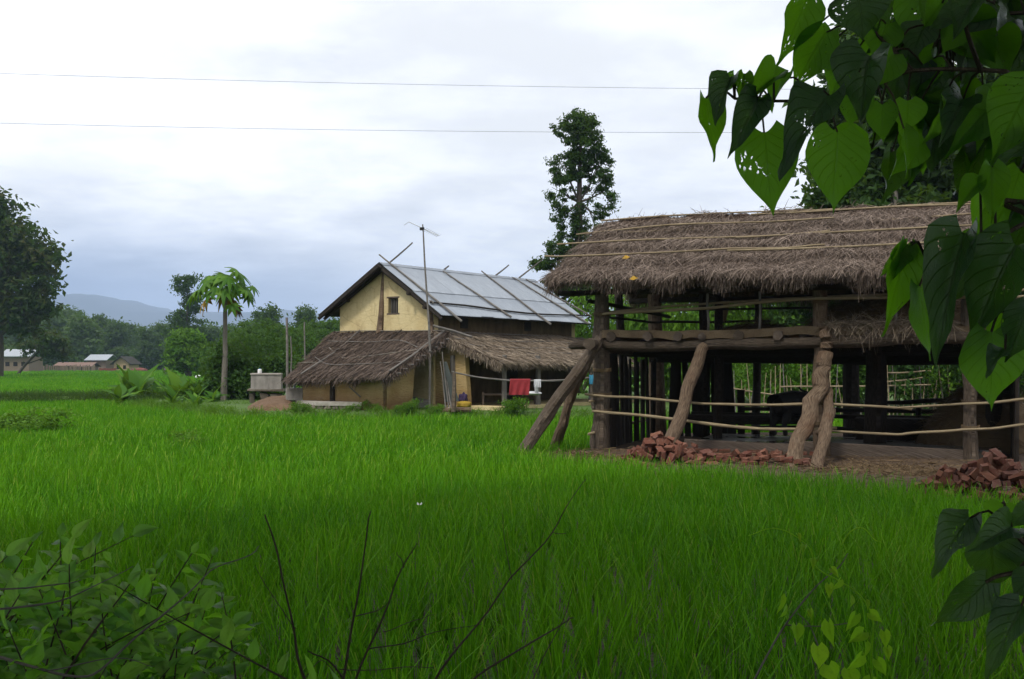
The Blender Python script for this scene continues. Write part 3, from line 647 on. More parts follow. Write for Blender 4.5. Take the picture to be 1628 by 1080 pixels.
# ------------------------------------------------------------------ things about the house
HR = Rz(math.atan2(HU[1], HU[0]))
ant = thing('tv_antenna', P(683, 648, 39.2), 'tall thin pole with rooftop television aerial beside the gable', 'antenna')
ya = ant.location[1]
G().tube([P(683, 648, ya), P(684, 560, ya), P(679, 470, ya), P(676, 420, ya), P(672, 357, ya)], [.045, .042, .036, .03, .022], 7, .008, 4).build('mast', M['greypole'], ant)
b0, b1 = P(650, 353, ya + .3), P(697, 375, ya - .3)
G().tube([b0, b1], .014, 6).build('boom', M['pipe'], ant)
for f in np.linspace(.55, 1, 8): c = b0 + (b1 - b0) * f; G().tube([c - np.array([.08, .2, .06]), c + np.array([.08, .2, .06])], .007, 5).build('element', M['pipe'], ant)
G().tube([b0, b0 + np.array([-.17, -.05, -.13])], .008, 5).build('element', M['pipe'], ant)
G().box(P(671, 364, ya), (.16, .12, .1)).build('junction_box', M['black'], ant)
yr = 37.2
rail = thing('clothes_rail', PG(721, 652, .45), 'long bowed wooden clothes pole hung along the porch on a rough post', 'clothes rail')
G().tube([P(721, 655, yr), P(722, 620, yr), P(722, 592, yr)], [.085, .075, .05], 7, .012, 4).build('post', M['log'], rail)
G().tube([P(723, 592, yr), P(723, 575, yr)], [.03, .015], 6).build('post_spike', M['log'], rail)
G().tube([P(718, 591, yr), P(760, 600, yr), P(810, 605, yr), P(860, 606, yr), P(900, 604, yr), P(945, 600, yr)], [.028, .034, .036, .036, .034, .03], 7, .006, 4).build('rail', M['greypole'], rail)
G().tube([P(943, 650, yr + .1), P(941, 620, yr), P(940, 593, yr)], [.06, .055, .05], 7, .012, 4).build('post', M['log'], rail)
def cloth(name, x0, x1, y0, y1, y, m, label, fold=.03, sk=0, over=True):
    def fn(u, v):
        x = x0 + (x1 - x0) * u + sk * v; yy = y0 + (y1 - y0) * v
        Yd = y - .055 - fold * np.sin(u * 19 + v * 2) * v - .02 * v
        return np.stack([(x - CX) / F * Yd, Yd, EYE + (HY - yy) / F * Yd], -1)
    g = G(); g.grid(fn, 18, 10)
    def fb(u, v):
        q = fn(u, v * .6); q[..., 1] += .11 + .02 * v; return q
    g.grid(fb, 18, 8)
    def ft(u, v):
        a, b = fn(u, v * 0), fb(u, v * 0); q = a * (1 - v[..., None]) + b * v[..., None]; q[..., 2] += .02 * np.sin(np.pi * v); return q
    if over: g.grid(ft, 18, 4)
    o = g.build(name, m, loc=P((x0 + x1) / 2, y1, y)); tag(o, label, 'cloth'); return o
cloth('cloth', 811, 843, 603.5, 628, yr, M['redcloth'], 'dark red cloth hung over the porch clothes pole', .03, -2)
cloth('cloth', 849, 860, 604.5, 616, yr, M['whitecloth'], 'small white cloth hung on the clothes pole beside the red one', .02)
cloth('cloth', 850, 856, 616, 625, yr + .15, M['whitecloth'], 'tiny white rag hanging below the white cloth', .02, 0, False)
o = cloth('cloth', 937, 947, 597, 611, yr, M['bluecloth'], 'bright blue cloth hanging beside the shed corner post', .02)
cot = thing('cot', HP(2.2, -1.6, .6), 'low wooden string cot standing in the shaded porch', 'cot')
for a, k in ((1.3, -2.0), (3.3, -2.0), (1.3, -1.0), (3.3, -1.0)): G().tube([HP(a, k, .6), HP(a, k, 1.12)], [.04, .05], 7).build('leg', M['plank'], cot)
for (a, k), (a2, k2) in (((1.3, -2.0), (3.3, -2.0)), ((1.3, -1.0), (3.3, -1.0)), ((1.3, -2.0), (1.3, -1.0)), ((3.3, -2.0), (3.3, -1.0))): G().tube([HP(a, k, 1.03), HP(a2, k2, 1.03)], .035, 6).build('side_rail', M['plank'], cot)
G().box(HP(2.3, -1.5, 1.03), (1.9, .92, .03), HR).build('string_bed', M['hay'], cot)
def lump(name, c, sz, m, label, cat, seed=0, group=None, amp=.16):
    r_ = np.random.default_rng(seed); g = G()
    ph = r_.uniform(0, 6.28, 6)
    def fn(u, v):
        th, f = u * 2 * np.pi, v * np.pi; k = 1 + amp * (np.sin(3 * th + ph[0]) * np.sin(f * 2 + ph[1]) + .6 * np.sin(5 * th + ph[2] + f * 3) * np.sin(f) + .4 * np.sin(7 * f + ph[3]) * np.sin(f))
        return np.stack([c[0] + sz[0] * np.sin(f) * np.cos(th) * k, c[1] + sz[1] * np.sin(f) * np.sin(th) * k, c[2] + sz[2] * (np.cos(f) * k + .8)], -1)
    g.grid(fn, 20, 12, True); o = g.build(name, m, loc=c, smooth=True); tag(o, label, cat, group); return o
q = P(738, 641, 38.6); lump('sack', (q[0], q[1], .6), (.24, .15, .13), M['yellowsack'], 'crumpled yellow sack against the porch wall', 'sack', 4, amp=.22)
q = P(737, 625, 39.0); lump('sack', (q[0], q[1], .75), (.16, .15, .2), M['purplecloth'], 'dark purple bundle behind the yellow sack', 'bundle', 5, None, .3)
q = P(845, 632, 39.6); lump('bundle', (q[0], q[1], 1.04), (.36, .25, .07), M['whitecloth'], 'greyish folded bedding lying on the cot', 'bedding', 6, amp=.1)
q = PG(713, 657, .42); lump('bag', q, (.16, .14, .11), M['white'], 'round white bag lying on the ground by the clothes post', 'bag', 7, amp=.06)
for k, (x0, y0, x1, y1, r_) in enumerate(((700, 647, 748, 648, .11), (702, 652, 738, 653, .08), (715, 643, 749, 645, .09))):
    yy = 37.9 - .25 * k; p0, p1 = P(x0, y0, yy), P(x1, y1, yy); p0[2] = p1[2] = .42 + r_ + .06 * (k == 2)
    o = G().tube([p0, p1], r_, 8, .02, 5).build('log', M['bark'], loc=(p0 + p1) / 2); tag(o, 'short rough log lying at the porch edge near the white bag', 'log', 'logs by the porch')
for k, (x0, y0, x1, y1) in enumerate(((703, 560, 714, 645), (705, 580, 718, 643), (700, 575, 709, 644))):
    p1 = P(x1, y1, 38.7); p1[2] = .5; o = G().tube([P(x0, y0, 39.3), p1], [.02, .03], 6, .006, 4).build('stick', M['greypole'], loc=p1); tag(o, 'thin stick propped against the porch end wall', 'stick', 'sticks against the porch wall')
g = G(); a, b = P(705, 575, 39.25), P(717, 640, 38.9)
g.add([a, a + [.12, 0, .0], b + [.3, -.05, .05], b + [-.25, 0, 0]], [[0, 1, 2, 3]]); g.add([a + [0, .05, 0], a + [.12, .05, .0], b + [.3, 0, .05], b + [-.25, .05, 0]], [[3, 2, 1, 0]])
o = g.build('tarpaulin', M['greytool'], loc=b); tag(o, 'dark folded sheet draped down the porch end wall', 'sheet')
q = PG(665, 651, .45); lump('gravel_heap', (q[0], q[1] + .6, .35), (1.0, .7, .32), M['gravel'], 'small heap of grey gravel at the foot of the aerial pole', 'gravel heap', 11, amp=.1)
q = PG(595, 652, .45); lump('rubble_heap', (q[0], q[1] + .6, .3), (.9, .6, .3), M['stone'], 'low overgrown heap of stones beside the concrete slab', 'rubble heap', 12)
# water tank, hand pump and washing slab on the left
yt = 46.0; zt = EYE + (HY - 628) / F * yt
tank = thing('water_tank', P(424, 628, yt), 'grey concrete water tank on a rough stone base', 'water tank')
TR_ = Rz(.12)
G().box(P(424, 608, yt), (1.25, .9, .76), TR_, .01).build('basin', M['concrete'], tank)
G().box(P(424, 594.6, yt), (1.29, .94, .05), TR_, .004).build('rim', M['slab'], tank)
G().box(P(424, 620.5, yt), (1.5, 1.1, .1), TR_, .02).build('base_slab', M['stone'], tank)
for dx, w in ((-.55, .14), (-.02, .36), (.42, .5)):
    c = P(424, 630, yt); G().box((c[0] + dx, c[1] - .2, .72), (w, .5, .36), TR_, .03).build('base_stone', M['stone'], tank)
can = thing('canister', P(413, 594, yt - .1), 'white plastic canister standing on the concrete tank', 'canister')
G().tube([P(413, 594, yt - .1), P(413, 588, yt - .1), P(413, 587, yt - .1)], [.09, .09, .06], 12).build('body', M['white'], can)
G().tube([P(413, 587.2, yt - .1), P(413, 586, yt - .1)], .04, 8).build('cap', M['bluecloth'], can)
yp = 41.2
pump = thing('hand_pump', P(468, 637, yp), 'hand water pump with dark handle on a square concrete block', 'hand pump')
G().box(P(467.5, 626.5, yp), (.6, .55, .46), Rz(.25), .006).build('block', M['concrete'], pump)
G().tube([P(468, 618, yp), P(468, 611.5, yp), P(471, 610.5, yp), P(476, 610.5, yp)], .045, 8).build('spout', M['pipe'], pump)
G().tube([P(473, 611, yp), P(482, 610.5, yp)], .07, 8).build('barrel', M['black'], pump)
G().tube([P(481, 611, yp - .1), P(481, 633, yp - .1)], .02, 6).build('down_pipe', M['pipe'], pump)
ys = 39.6
slab = thing('washing_platform', P(518, 658, ys), 'pale concrete washing slab raised on mossy stone walls', 'platform')
def slabpts(y0, y1): return None
V = [P(461, 634, 41.6), P(503, 639.5, 39.0), P(575, 639.5, 39.0), P(540, 634, 41.6)]
for v in V: v[2] = EYE + (HY - 638) / F * 40.0
V = np.array(V); V2 = V - [0, 0, .13]; G().add(np.vstack([V, V2]), [[0, 1, 2, 3], [7, 6, 5, 4], [0, 4, 5, 1], [1, 5, 6, 2], [2, 6, 7, 3], [3, 7, 4, 0]]).build('slab', M['slab'], slab)
sm = []
for k in range(3):
    g = G(); g.box((0, 0, 0), (.26, .2, .12), None, .022); me = g.mesh('stone'); me.materials.append(M['stone']); sm.append(me)
zt = V[0][2] - .13
for (a, b) in ((V[0], V[1]), (V[1], V[2])):
    L0 = np.linalg.norm(b - a)
    for row in range(5):
        for c in range(int(L0 / .27)):
            f = (c + .5 + .5 * (row % 2)) / (L0 / .27)
            if f > .98 or (abs(f - .52) < .06 and row < 3 and a is V[1]): continue
            o = bpy.data.objects.new('stone', sm[(c + row) % 3]); COL.objects.link(o); o.parent = slab
            q = a + (b - a) * f; q[2] = zt - .065 - .125 * row; q = q - rootloc(slab) + np.array([0, .12, 0]); o.location = q; o.rotation_euler = (0, rng.normal(0, .06), math.atan2((b - a)[1], (b - a)[0]) + rng.normal(0, .08)); o.scale = (rng.uniform(.8, 1.1), 1, rng.uniform(.8, 1.05))
g = G(); PP = [(-10.6, 38.6), (-9.6, 37.2), (-6.2, 37.6), (-7.0, 42), (-8.3, 47), (-12.0, 47), (-11.6, 42)]
mound('dug_earth', PP, .82, 2.1, M['redsoil'], .11, .13, 31)

# ------------------------------------------------------------------ open cattle shed
SO = np.array([2.04, 24.3]); SU = np.array([.924, -.383]); SV = np.array([.383, .924]); SZ = .22
def SP(t, v, z): q = SO + SU * t + SV * v; return np.array([q[0], q[1], z])
SR = Rz(math.atan2(SU[1], SU[0]))
shed = thing('cattle_shed', SP(4, 2.5, SZ), 'open timber cattle shed with hay loft and shaggy thatched roof', 'shed')
def log(name, pts, r, m='log', n=10, wob=.012, sub=5): return G().tube(pts, r, max(n, 15) if np.max(r) > .09 else n, wob * 1.4, sub + 2, True, .075 if np.max(r) > .09 else 0).build(name, M[m], shed, smooth=np.max(r) < .09)
def knots(p, k): return p
# posts
log('post', [SP(0, 0, -.1), SP(.0, 0, 1.5), SP(0, .02, 2.9), SP(-.03, .05, 4.1)], [.20, .185, .17, .15], 'log', 12, .015, 6)
log('post', [SP(4.82, .05, -.1), SP(4.84, .05, 1.3), SP(4.80, .03, 2.6), SP(4.76, .02, 4.15)], [.19, .17, .16, .14], 'bark', 12, .015, 6)
log('post', [SP(7.74, .1, -.1), SP(7.70, .08, 1.5), SP(7.66, .05, 2.8), SP(7.66, .05, 4.1)], [.15, .14, .13, .12], 'log', 10, .012, 6)
for t, v, r, lx, zt, m in ((-.1, 2.5, .11, -.35, 5.2, 'darkwood'), (0, 5, .19, -.12, 4.4, 'bark'), (1.25, 5, .12, -.05, 4.4, 'darkwood'), (2.1, 2.5, .10, .1, 5.4, 'darkwood'), (5.0, 5, .18, .05, 4.3, 'darkwood'), (5.75, 2.5, .22, 0, 5.5, 'darkwood'), (8.0, 5, .16, 0, 4.3, 'darkwood'), (8.2, 2.5, .16, 0, 5.5, 'darkwood'), (2.6, 5, .09, .05, 4.3, 'darkwood')):
    log('post', [SP(t, v, -.1), SP(t + lx * .4, v, 2.4), SP(t + lx, v, zt)], [r * 1.1, r, r * .85], m, 9, .015, 5)
# leaning braces
f1 = PG(826, 728, .1); log('brace', [f1 + [-.05, -.05, -.12], f1 + [0, 0, .05], P(880, 648, 23.95), P(925, 582, 23.92), P(955, 537, 23.97)], [.135, .15, .145, .14, .11], 'log', 12, .014, 5)
f2 = PG(879, 716, .12); log('brace', [f2 + [0, 0, -.12], P(893, 682, 25.2), P(900, 645, 25.0), P(922, 598, 24.8), P(945, 548, 24.6)], [.13, .12, .10, .12, .10], 'bark', 10, .02, 5)
f3 = PG(1052, 752, .06); log('brace', [f3 + [0, 0, -.15], P(1062, 722, 21.6), P(1082, 660, 22.3), P(1103, 598, 22.9), P(1119, 552, 23.2)], [.165, .15, .14, .135, .125], 'bark', 12, .018, 5)
f4 = PG(1252, 764, .02); log('brace', [f4 + [0, 0, -.15], P(1262, 730, 20.7), P(1277, 688, 21.2), P(1293, 640, 21.7), P(1306, 596, 22.0), P(1312, 562, 22.1), P(1309, 520, 22.2)], [.17, .15, .155, .145, .14, .145, .11], 'bark', 12, .022, 5)
f5 = PG(1295, 770, .02); b5 = log('brace', [f5 + [0, 0, -.15], P(1300, 735, 20.3), P(1309, 695, 20.9), P(1315, 658, 21.5), P(1316, 620, 22.1)], [.135, .115, .11, .10, .09], 'bark', 10, .02, 5)
G().tube([P(1304, 690, 20.95), P(1316, 672, 21.2), P(1324, 652, 21.6)], [.1, .085, .06], 8, .01, 3).build('fork', M['bark'], b5, smooth=True)
# beams, joists and loft
log('beam', [SP(-.75, .02, 2.60), SP(0, -.05, 2.62), SP(2.5, -.06, 2.60), SP(4.6, -.1, 2.62), SP(7, -.08, 2.72), SP(9.2, -.05, 2.74)], [.08, .10, .115, .12, .115, .11], 'log', 12, .018, 5)
log('beam', [SP(-.35, 2.5, 2.55), SP(9, 2.5, 2.5)], [.17, .16], 'darkwood', 9, .02, 8)
log('beam', [SP(-.2, 4.9, 2.42), SP(9, 4.9, 2.35)], [.20, .19], 'darkwood', 9, .02, 8)
log('beam', [SP(-.02, -.85, 2.62), SP(-.03, 1.0, 2.58), SP(0, 5.2, 2.5)], [.14, .13, .13], 'log', 9, .015, 5)
log('eave_pole', [SP(-1.0, -.1, 3.82), SP(4, -.1, 3.78), SP(8.6, -.1, 3.8)], [.06, .07, .06], 'darkwood', 8, .02, 7)
log('eave_pole', [SP(-.8, 5.0, 3.9), SP(8.6, 5.0, 3.9)], .07, 'darkwood', 8, .02, 7)
log('ridge_pole', [SP(-.5, 2.5, 5.45), SP(8.4, 2.5, 5.45)], .08, 'darkwood', 8, .02, 7)
log('tie_pole', [SP(-.3, 0, 3.62), SP(.3, 5, 3.45)], .045, 'darkwood', 7, .02, 5)
for t in np.linspace(.45, 8.6, 13):
    tt = t + rng.normal(0, .12); r_ = rng.uniform(.06, .115)
    log('joist', [SP(tt, -.2 + rng.normal(0, .08), 2.66 + r_ + .03), SP(tt + rng.normal(0, .1), 5.1, 2.56 + r_)], [r_, r_ * .9], 'plank' if rng.random() < .4 else 'log', 8, .012, 4)
def loftfn(u, v): t = .05 + 8.8 * u; w = -.12 + 5.1 * v; z = 2.96 + .035 * vnoise(t * 3, w * 3, 44, 1.3) - .05 * np.exp(-((t - 2) / 1.2) ** 2); q = SO + SU * t[..., None] + SV * (w + .05 * vnoise(t * 5, w, 45, 1.) * (v < .05))[..., None]; return np.concatenate([q, z[..., None]], -1)
g = G(); g.grid(loftfn, 80, 16)
def loftbot(u, v): q = loftfn(u, v); q[..., 2] -= .17 + .04 * vnoise(u * 60, v * 3, 46, 1.); return q
g.grid(loftbot, 80, 16, True); g.grid(lambda u, v: loftfn(u, v * 0) * (1 - v[..., None]) + loftbot(u, v * 0) * v[..., None], 80, 2, True)
g.build('loft_floor', M['strawmud'], shed, smooth=True)
for k in range(9):
    z = 3.05 + .1 * (k % 3); 
log('loft_rail', [SP(.0, -.12, 3.30), SP(2.2, -.14, 3.38), SP(4.8, -.16, 3.52), SP(8.8, -.14, 3.5)], .034, 'bamboo', 7, .01, 6)
log('loft_rail', [SP(.1, .1, 3.36), SP(4.8, .12, 3.62), SP(8.8, .1, 3.66)], .026, 'bamboo', 7, .01, 6)
log('loft_rail', [SP(.0, 4.95, 3.32), SP(3, 4.95, 3.3)], .035, 'darkwood', 7, .01, 5)
log('loft_rail', [SP(.0, 4.95, 3.62), SP(5, 4.95, 3.6)], .03, 'darkwood', 7, .01, 5)
log('loft_rail', [SP(-.05, .1, 3.28), SP(.05, 4.9, 3.30)], .03, 'darkwood', 7, .01, 5)
for t in (2.45, 3.55, 6.3): log('loft_upright', [SP(t, -.08, 2.9), SP(t, -.1, 4.1)], .03, 'greypole', 7, .008, 4)
# front bamboo rails, in two lengths each
log('front_rail', [P(930, 627, 24.2), P(1030, 635, 23.5), P(1150, 643.5, 22.8), P(1240, 644, 22.2), P(1330, 643, 21.8), P(1450, 651, 21.35)], [.026, .03, .03, .03, .03, .022], 'bamboo', 8, .006, 5)
log('front_rail', [P(1420, 649, 21.3), P(1545, 642, 20.95), P(1640, 634, 20.6), P(1690, 631, 20.4)], [.022, .026, .028, .028], 'bamboo', 8, .006, 5)
log('front_rail', [P(942, 654, 24.1), P(1030, 662, 23.4), P(1130, 675, 22.8), P(1210, 682.5, 22.3), P(1275, 683, 21.9), P(1330, 681, 21.9)], [.03, .034, .034, .034, .03, .026], 'bamboo', 8, .006, 5)
log('front_rail', [P(1300, 683, 21.9), P(1400, 690, 21.5), P(1450, 689, 21.3), P(1545, 683, 20.95), P(1640, 674, 20.6), P(1690, 670, 20.4)], [.024, .026, .027, .027, .028, .028], 'bamboo', 8, .006, 5)
log('end_rail', [SP(-.16, -.4, 1.35), SP(-.16, 4.9, 1.3)], .03, 'bamboo', 7, .01, 5)
log('end_rail', [SP(-.14, -.5, .62), SP(-.14, 4.9, .7)], .035, 'bamboo', 7, .01, 5)
def lash(t, v, z, r):      # rope wound round a post where a rail is tied
    a = np.linspace(0, 6 * np.pi, 40); c = SP(t, v, z); G().tube(np.column_stack([c[0] + r * np.cos(a), c[1] + r * np.sin(a), c[2] + a * .004 - .03 + .02 * np.sin(a)]), .011, 5).build('lashing', M['hay'], shed)
for t, z, r in ((0, 1.50, .215), (0, 1.13, .22), (0, 2.05, .205), (4.83, 1.42, .205), (4.83, .95, .215), (7.7, 1.42, .165), (7.7, .92, .17), (0, 3.32, .195), (4.78, 3.5, .175)): lash(t, .03, z, r)
# slab walls: end wall and part of the back wall
def slat(t, v, w, h, ang, lean): 
    g = G(); g.box((0, 0, h / 2), (w, .045, h), None, .012); me = g.mesh('slat'); me.materials.append(M['darkwood'])
    o = bpy.data.objects.new('slat', me); COL.objects.link(o); o.parent = shed; o.location = SP(t, v, .05) - rootloc(shed)
    o.rotation_euler = (lean * .3, lean, ang + rng.normal(0, .06))
for v in np.arange(.55, 4.8, .36): slat(.02 + rng.normal(0, .03), v, rng.uniform(.16, .30), rng.uniform(2.15, 2.45), math.atan2(SV[1], SV[0]), rng.normal(.0, .03))
for t in np.arange(.35, 2.4, .235): slat(t, 5.05, rng.uniform(.15, .23), rng.uniform(2.2, 2.5) if t < 2.0 else 1.45, math.atan2(SU[1], SU[0]), rng.normal(0, .04))
for v in np.arange(.3, 5.0, .31): slat(8.55, v, rng.uniform(.27, .33), rng.uniform(2.3, 2.5), math.atan2(SV[1], SV[0]), rng.normal(.0, .02))  # unseen right end wall, added to block light and darken the shed
for z, a, b in ((1.05, 2.3, 8.6), (.86, 1.0, 8.6), (.58, 2.0, 5.2), (1.22, 5.6, 8.6), (.72, 5.3, 8.7)): log('back_rail', [SP(a, 4.6 + rng.normal(0, .1), z + rng.normal(0, .04)), SP((a + b) / 2, 4.7, z + rng.normal(0, .04)), SP(b, 4.6, z)], [.05, .055, .05], 'darkwood', 7, .012, 4)
log('back_rail', [SP(1.1, 3.9, .78), SP(4.4, 4.0, .80)], .11, 'darkwood', 8, .012, 4)
for t in (3.1, 6.6): log('stall_post', [SP(t, 4.5, 0), SP(t, 4.5, 1.15)], .07, 'darkwood', 7, .01, 3)
g = G(); g.box(SP(5.0, 2.4, .30), (6.6, 4.0, .16), SR, .01); g.build('floor_slab', M['wetfloor'], shed)
g = G(); g.box(SP(3.15, .22, .36), (2.6, .10, .26), SR @ Ry(.012), .012); g.build('sill_plank', M['plank'], shed)
g = G(); g.box(SP(6.1, .16, .36), (3.3, .11, .26), SR @ Ry(.025), .012); g.build('sill_plank', M['plank'], shed)
# trough and half wall at the back right
g = G(); g.box(SP(6.9, 3.9, .62), (3.4, .5, .55), SR, .02); g.build('manger', M['darkwood'], shed)
# roof
S3, n3_ = thatch(shed, SP(-.68, 2.5, 5.75), SP(8.42, 2.5, 5.72), SP(-1.05, -.72, 4.07), SP(8.4, -.72, 4.02), .24, M['thatch'], 50000, .40, .6, .0105, (8500, .36), 'lr', 17, .04, layers=4)
thatch(shed, SP(-.68, 2.5, 5.74), SP(8.42, 2.5, 5.70), SP(-.9, 5.8, 4.05), SP(8.4, 5.8, 4.02), .24, M['thatch'], 6000, .42, .6, .016, (2600, .4), 'lr', 18, .04)
def rp(uvs, r, off=.07): G().tube([S3(np.float64(u), np.float64(v)) + n3_ * off for u, v in uvs], r, 7, .012, 5).build('roof_pole', M['bamboo'], S3.bed, smooth=True)
for v0, d in ((.015, .01), (.24, .0), (.44, .01), (.665, -.01)):
    ex = {.015: -.01, .24: -.045, .44: -.065, .665: -.06}[v0]
    rp([(ex, v0 + .01), (.2, v0), (.45, v0 + d), (.62, v0)], .021); rp([(.40, v0 + .025), (.7, v0 + .012), (1.02, v0)], .021)
rp([(.0, .26), (.2, .275), (.4, .25)], .018); rp([(.5, .07), (.75, .055), (1, .06)], .02)
g = G(); k = 900; b = S3(rng.random(k), rng.random(k) * .02) + n3_ * .03; dd = rng.normal(0, 1, (k, 3)) * [1, 1, .6]; dd /= np.linalg.norm(dd, axis=1)[:, None]
g.strands(b, dd, rng.uniform(.1, .3, k), np.full(k, .014), np.tile([0, 0, -.04], (k, 1)), 2); o = g.build('ridge_straw', M['thatch'], S3.bed); tag(o, kind='stuff')
G().tube([SP(1.75, 5.05, 4.25), SP(1.75, 5.0, 3.3)], [.16, .08], 8, .03, 4).build('hanging_straw', M['hay'], shed)
for px, py, v in ((995, 409, .66), (1007, 442, .93)):
    q = ray_plane(px, py, S3(np.float64(.3), np.float64(v)) + n3_ * .1, n3_); o = G().add([q + [-.09, 0, -.03], q + [0, -.05, -.05], q + [.1, 0, .0], q + [.0, .05, .05]], [[0, 1, 2, 3]]).build('fallen_leaf', M['yellowleaf'], loc=q); tag(o, 'yellow fallen leaf lying on the shaggy shed thatch', 'leaf', 'yellow leaves on the shed roof')
# hay
def hayheap(name, c, sz, n, label, cat='hay', m='hay', R_=None, ln=.35):
    g = G(); R_ = SR if R_ is None else R_
    def fn(u, v):
        r_ = v; th = u * 2 * np.pi; x = sz[0] * r_ * np.cos(th); y = sz[1] * r_ * np.sin(th); z = sz[2] * (np.clip(1 - r_ ** 2.2, 0, 1)) * (1 + .15 * vnoise(x * 3, y * 3, int(sz[0] * 100), 1.))
        return np.stack([x, y, z], -1) @ R_.T + np.asarray(c)
    g.grid(fn, 28, 10)
    u, v = rng.random(n), np.sqrt(rng.random(n)); b = fn(u, v) + np.array([0, 0, .01]); d = rng.normal(0, 1, (n, 3)) * [1, 1, .45]; d /= np.linalg.norm(d, axis=1)[:, None]
    g.strands(b, d, ln * rng.uniform(.4, 1.2, n), np.full(n, .011), np.column_stack([rng.normal(0, .05, (n, 2)), -.08 * rng.random(n)]), 2)
    o = g.build(name, M[m], loc=c); tag(o, label, cat); return o
hayheap('hay_heap', SP(6.6, 2.4, 2.93), (2.5, 2.0, 1.05), 7000, 'dark brown hay heaped in the shed loft under the thatch')
hayheap('hay_heap', SP(3.0, 3.0, 2.93), (1.1, 1.3, .22), 1500, 'low spill of hay on the loft floor')
g = G(); k = 2600; t = rng.uniform(4.9, 7.4, k); b = np.array([SP(a, rng.uniform(-.2, .25), 2.95 + rng.uniform(0, .12)) for a in t]); d = rng.normal(0, 1, (k, 3)) * [1, .8, .5] + [0, -.4, -.1]; d /= np.linalg.norm(d, axis=1)[:, None]
g.strands(b, d, rng.uniform(.15, .5, k), np.full(k, .011), np.column_stack([rng.normal(0, .04, (k, 2)), -.2 * rng.random(k)]), 2); o = g.build('hay_wisps', M['thatch3'], loc=SP(6, 0, 2.95)); tag(o, 'loose pale hay wisps spilling over the loft edge', 'hay', kind='stuff')
q = PG(912, 732, .2); hayheap('dung_heap', (q[0], q[1], .12), (1.15, .6, .22), 2600, 'low dark heap of dung and straw at the feet of the leaning logs', 'dung heap', 'hay', np.eye(3), .2)
q = P(1400, 756, 19.2); hayheap('straw_litter', (q[0], q[1], .18), (1.5, 1.0, .16), 2600, 'dark straw litter on bare earth between the braces and brick heap', 'straw', 'hay', np.eye(3), .25)
q = SP(8.0, 3.2, .25); hayheap('straw_heap', q, (1.5, 1.1, 1.45), 3500, 'tall dark straw heap in the shed corner beyond the thin post', 'straw', 'hay')
g = G(); k = 6500; q = np.column_stack([rng.uniform(.2, 9.5, k), rng.uniform(14, 24.2, k)]); d = poly_dist(SHED_YARD, q[:, 0], q[:, 1]); lv = (q[:, 0] - SO[0]) * SV[0] + (q[:, 1] - SO[1]) * SV[1]; q = q[(d > .3) & (lv < .1)]; k = len(q)
a = rng.uniform(0, 6.28, k); g.strands(np.column_stack([q, np.full(k, .265) + rng.uniform(-.03, .05, k)]), np.column_stack([np.cos(a), np.sin(a), rng.normal(.05, .15, k)]), rng.uniform(.08, .32, k), np.full(k, .013), np.column_stack([rng.normal(0, .05, (k, 2)), np.full(k, -.03)]), 2)
tag(g.build('ground_straw', M['hay'], loc=(4, 19, .25)), 'loose straw trodden into the earth before the shed', 'straw', kind='stuff')
# black buffalo behind the rails
bl = SP(3.55, 3.3, .38)
me = bpy.data.meshes.new('buffalo'); bo = bpy.data.objects.new('buffalo', me); COL.objects.link(bo)
J = {'pel': (0, 0, .92, .30), 'lo': (.35, 0, .93, .33), 'ch': (.75, 0, .90, .33), 'sh': (1.0, 0, .92, .26), 'nk': (1.28, 0, .98, .17), 'hd': (1.52, 0, 1.0, .13), 'mz': (1.80, 0, .84, .085), 'rump': (-.22, 0, .88, .24), 'tl': (-.42, 0, .8, .05), 'tl2': (-.45, 0, .35, .03)}
E = [('pel', 'lo'), ('lo', 'ch'), ('ch', 'sh'), ('sh', 'nk'), ('nk', 'hd'), ('hd', 'mz'), ('pel', 'rump'), ('rump', 'tl'), ('tl', 'tl2')]
for s_, nm in ((-1, 'a'), (1, 'b')):
    J['hk' + nm] = (.02, .17 * s_, .62, .15); J['ho' + nm] = (-.16, .18 * s_, .36, .07); J['hf' + nm] = (-.10, .18 * s_, .06, .065)
    J['fk' + nm] = (.93, .17 * s_, .58, .12); J['fc' + nm] = (.95, .17 * s_, .33, .065); J['ff' + nm] = (.95, .17 * s_, .06, .065); J['er' + nm] = (1.44, .26 * s_, 1.0, .04)
    E += [('rump', 'hk' + nm), ('hk' + nm, 'ho' + nm), ('ho' + nm, 'hf' + nm), ('ch', 'fk' + nm), ('fk' + nm, 'fc' + nm), ('fc' + nm, 'ff' + nm), ('hd', 'er' + nm)]
ks = list(J); me.from_pydata([J[k][:3] for k in ks], [(ks.index(a), ks.index(b)) for a, b in E], [])
md = bo.modifiers.new('skin', 'SKIN'); me.materials.append(M['hide'])
for i, k in enumerate(ks): me.skin_vertices[0].data[i].radius = (J[k][3], J[k][3]); me.skin_vertices[0].data[i].use_root = (k == 'pel')
sb = bo.modifiers.new('sub', 'SUBSURF'); sb.levels = 1; sb.render_levels = 2
bo.location = bl; bo.rotation_euler = (0, 0, math.atan2(SU[1], SU[0]) + 1.0); bo.scale = (.95, .95, .95); tag(bo, 'black buffalo standing in the dark shed behind the bamboo rails', 'buffalo')
for s_ in (-1, 1):
    g = G(); g.tube([(1.45, .08 * s_, 1.08), (1.40, .30 * s_, 1.12), (1.22, .42 * s_, 1.2), (1.05, .36 * s_, 1.3)], [.045, .04, .03, .01], 7, 0, 3); h = g.build('horn', M['black']); h.parent = bo

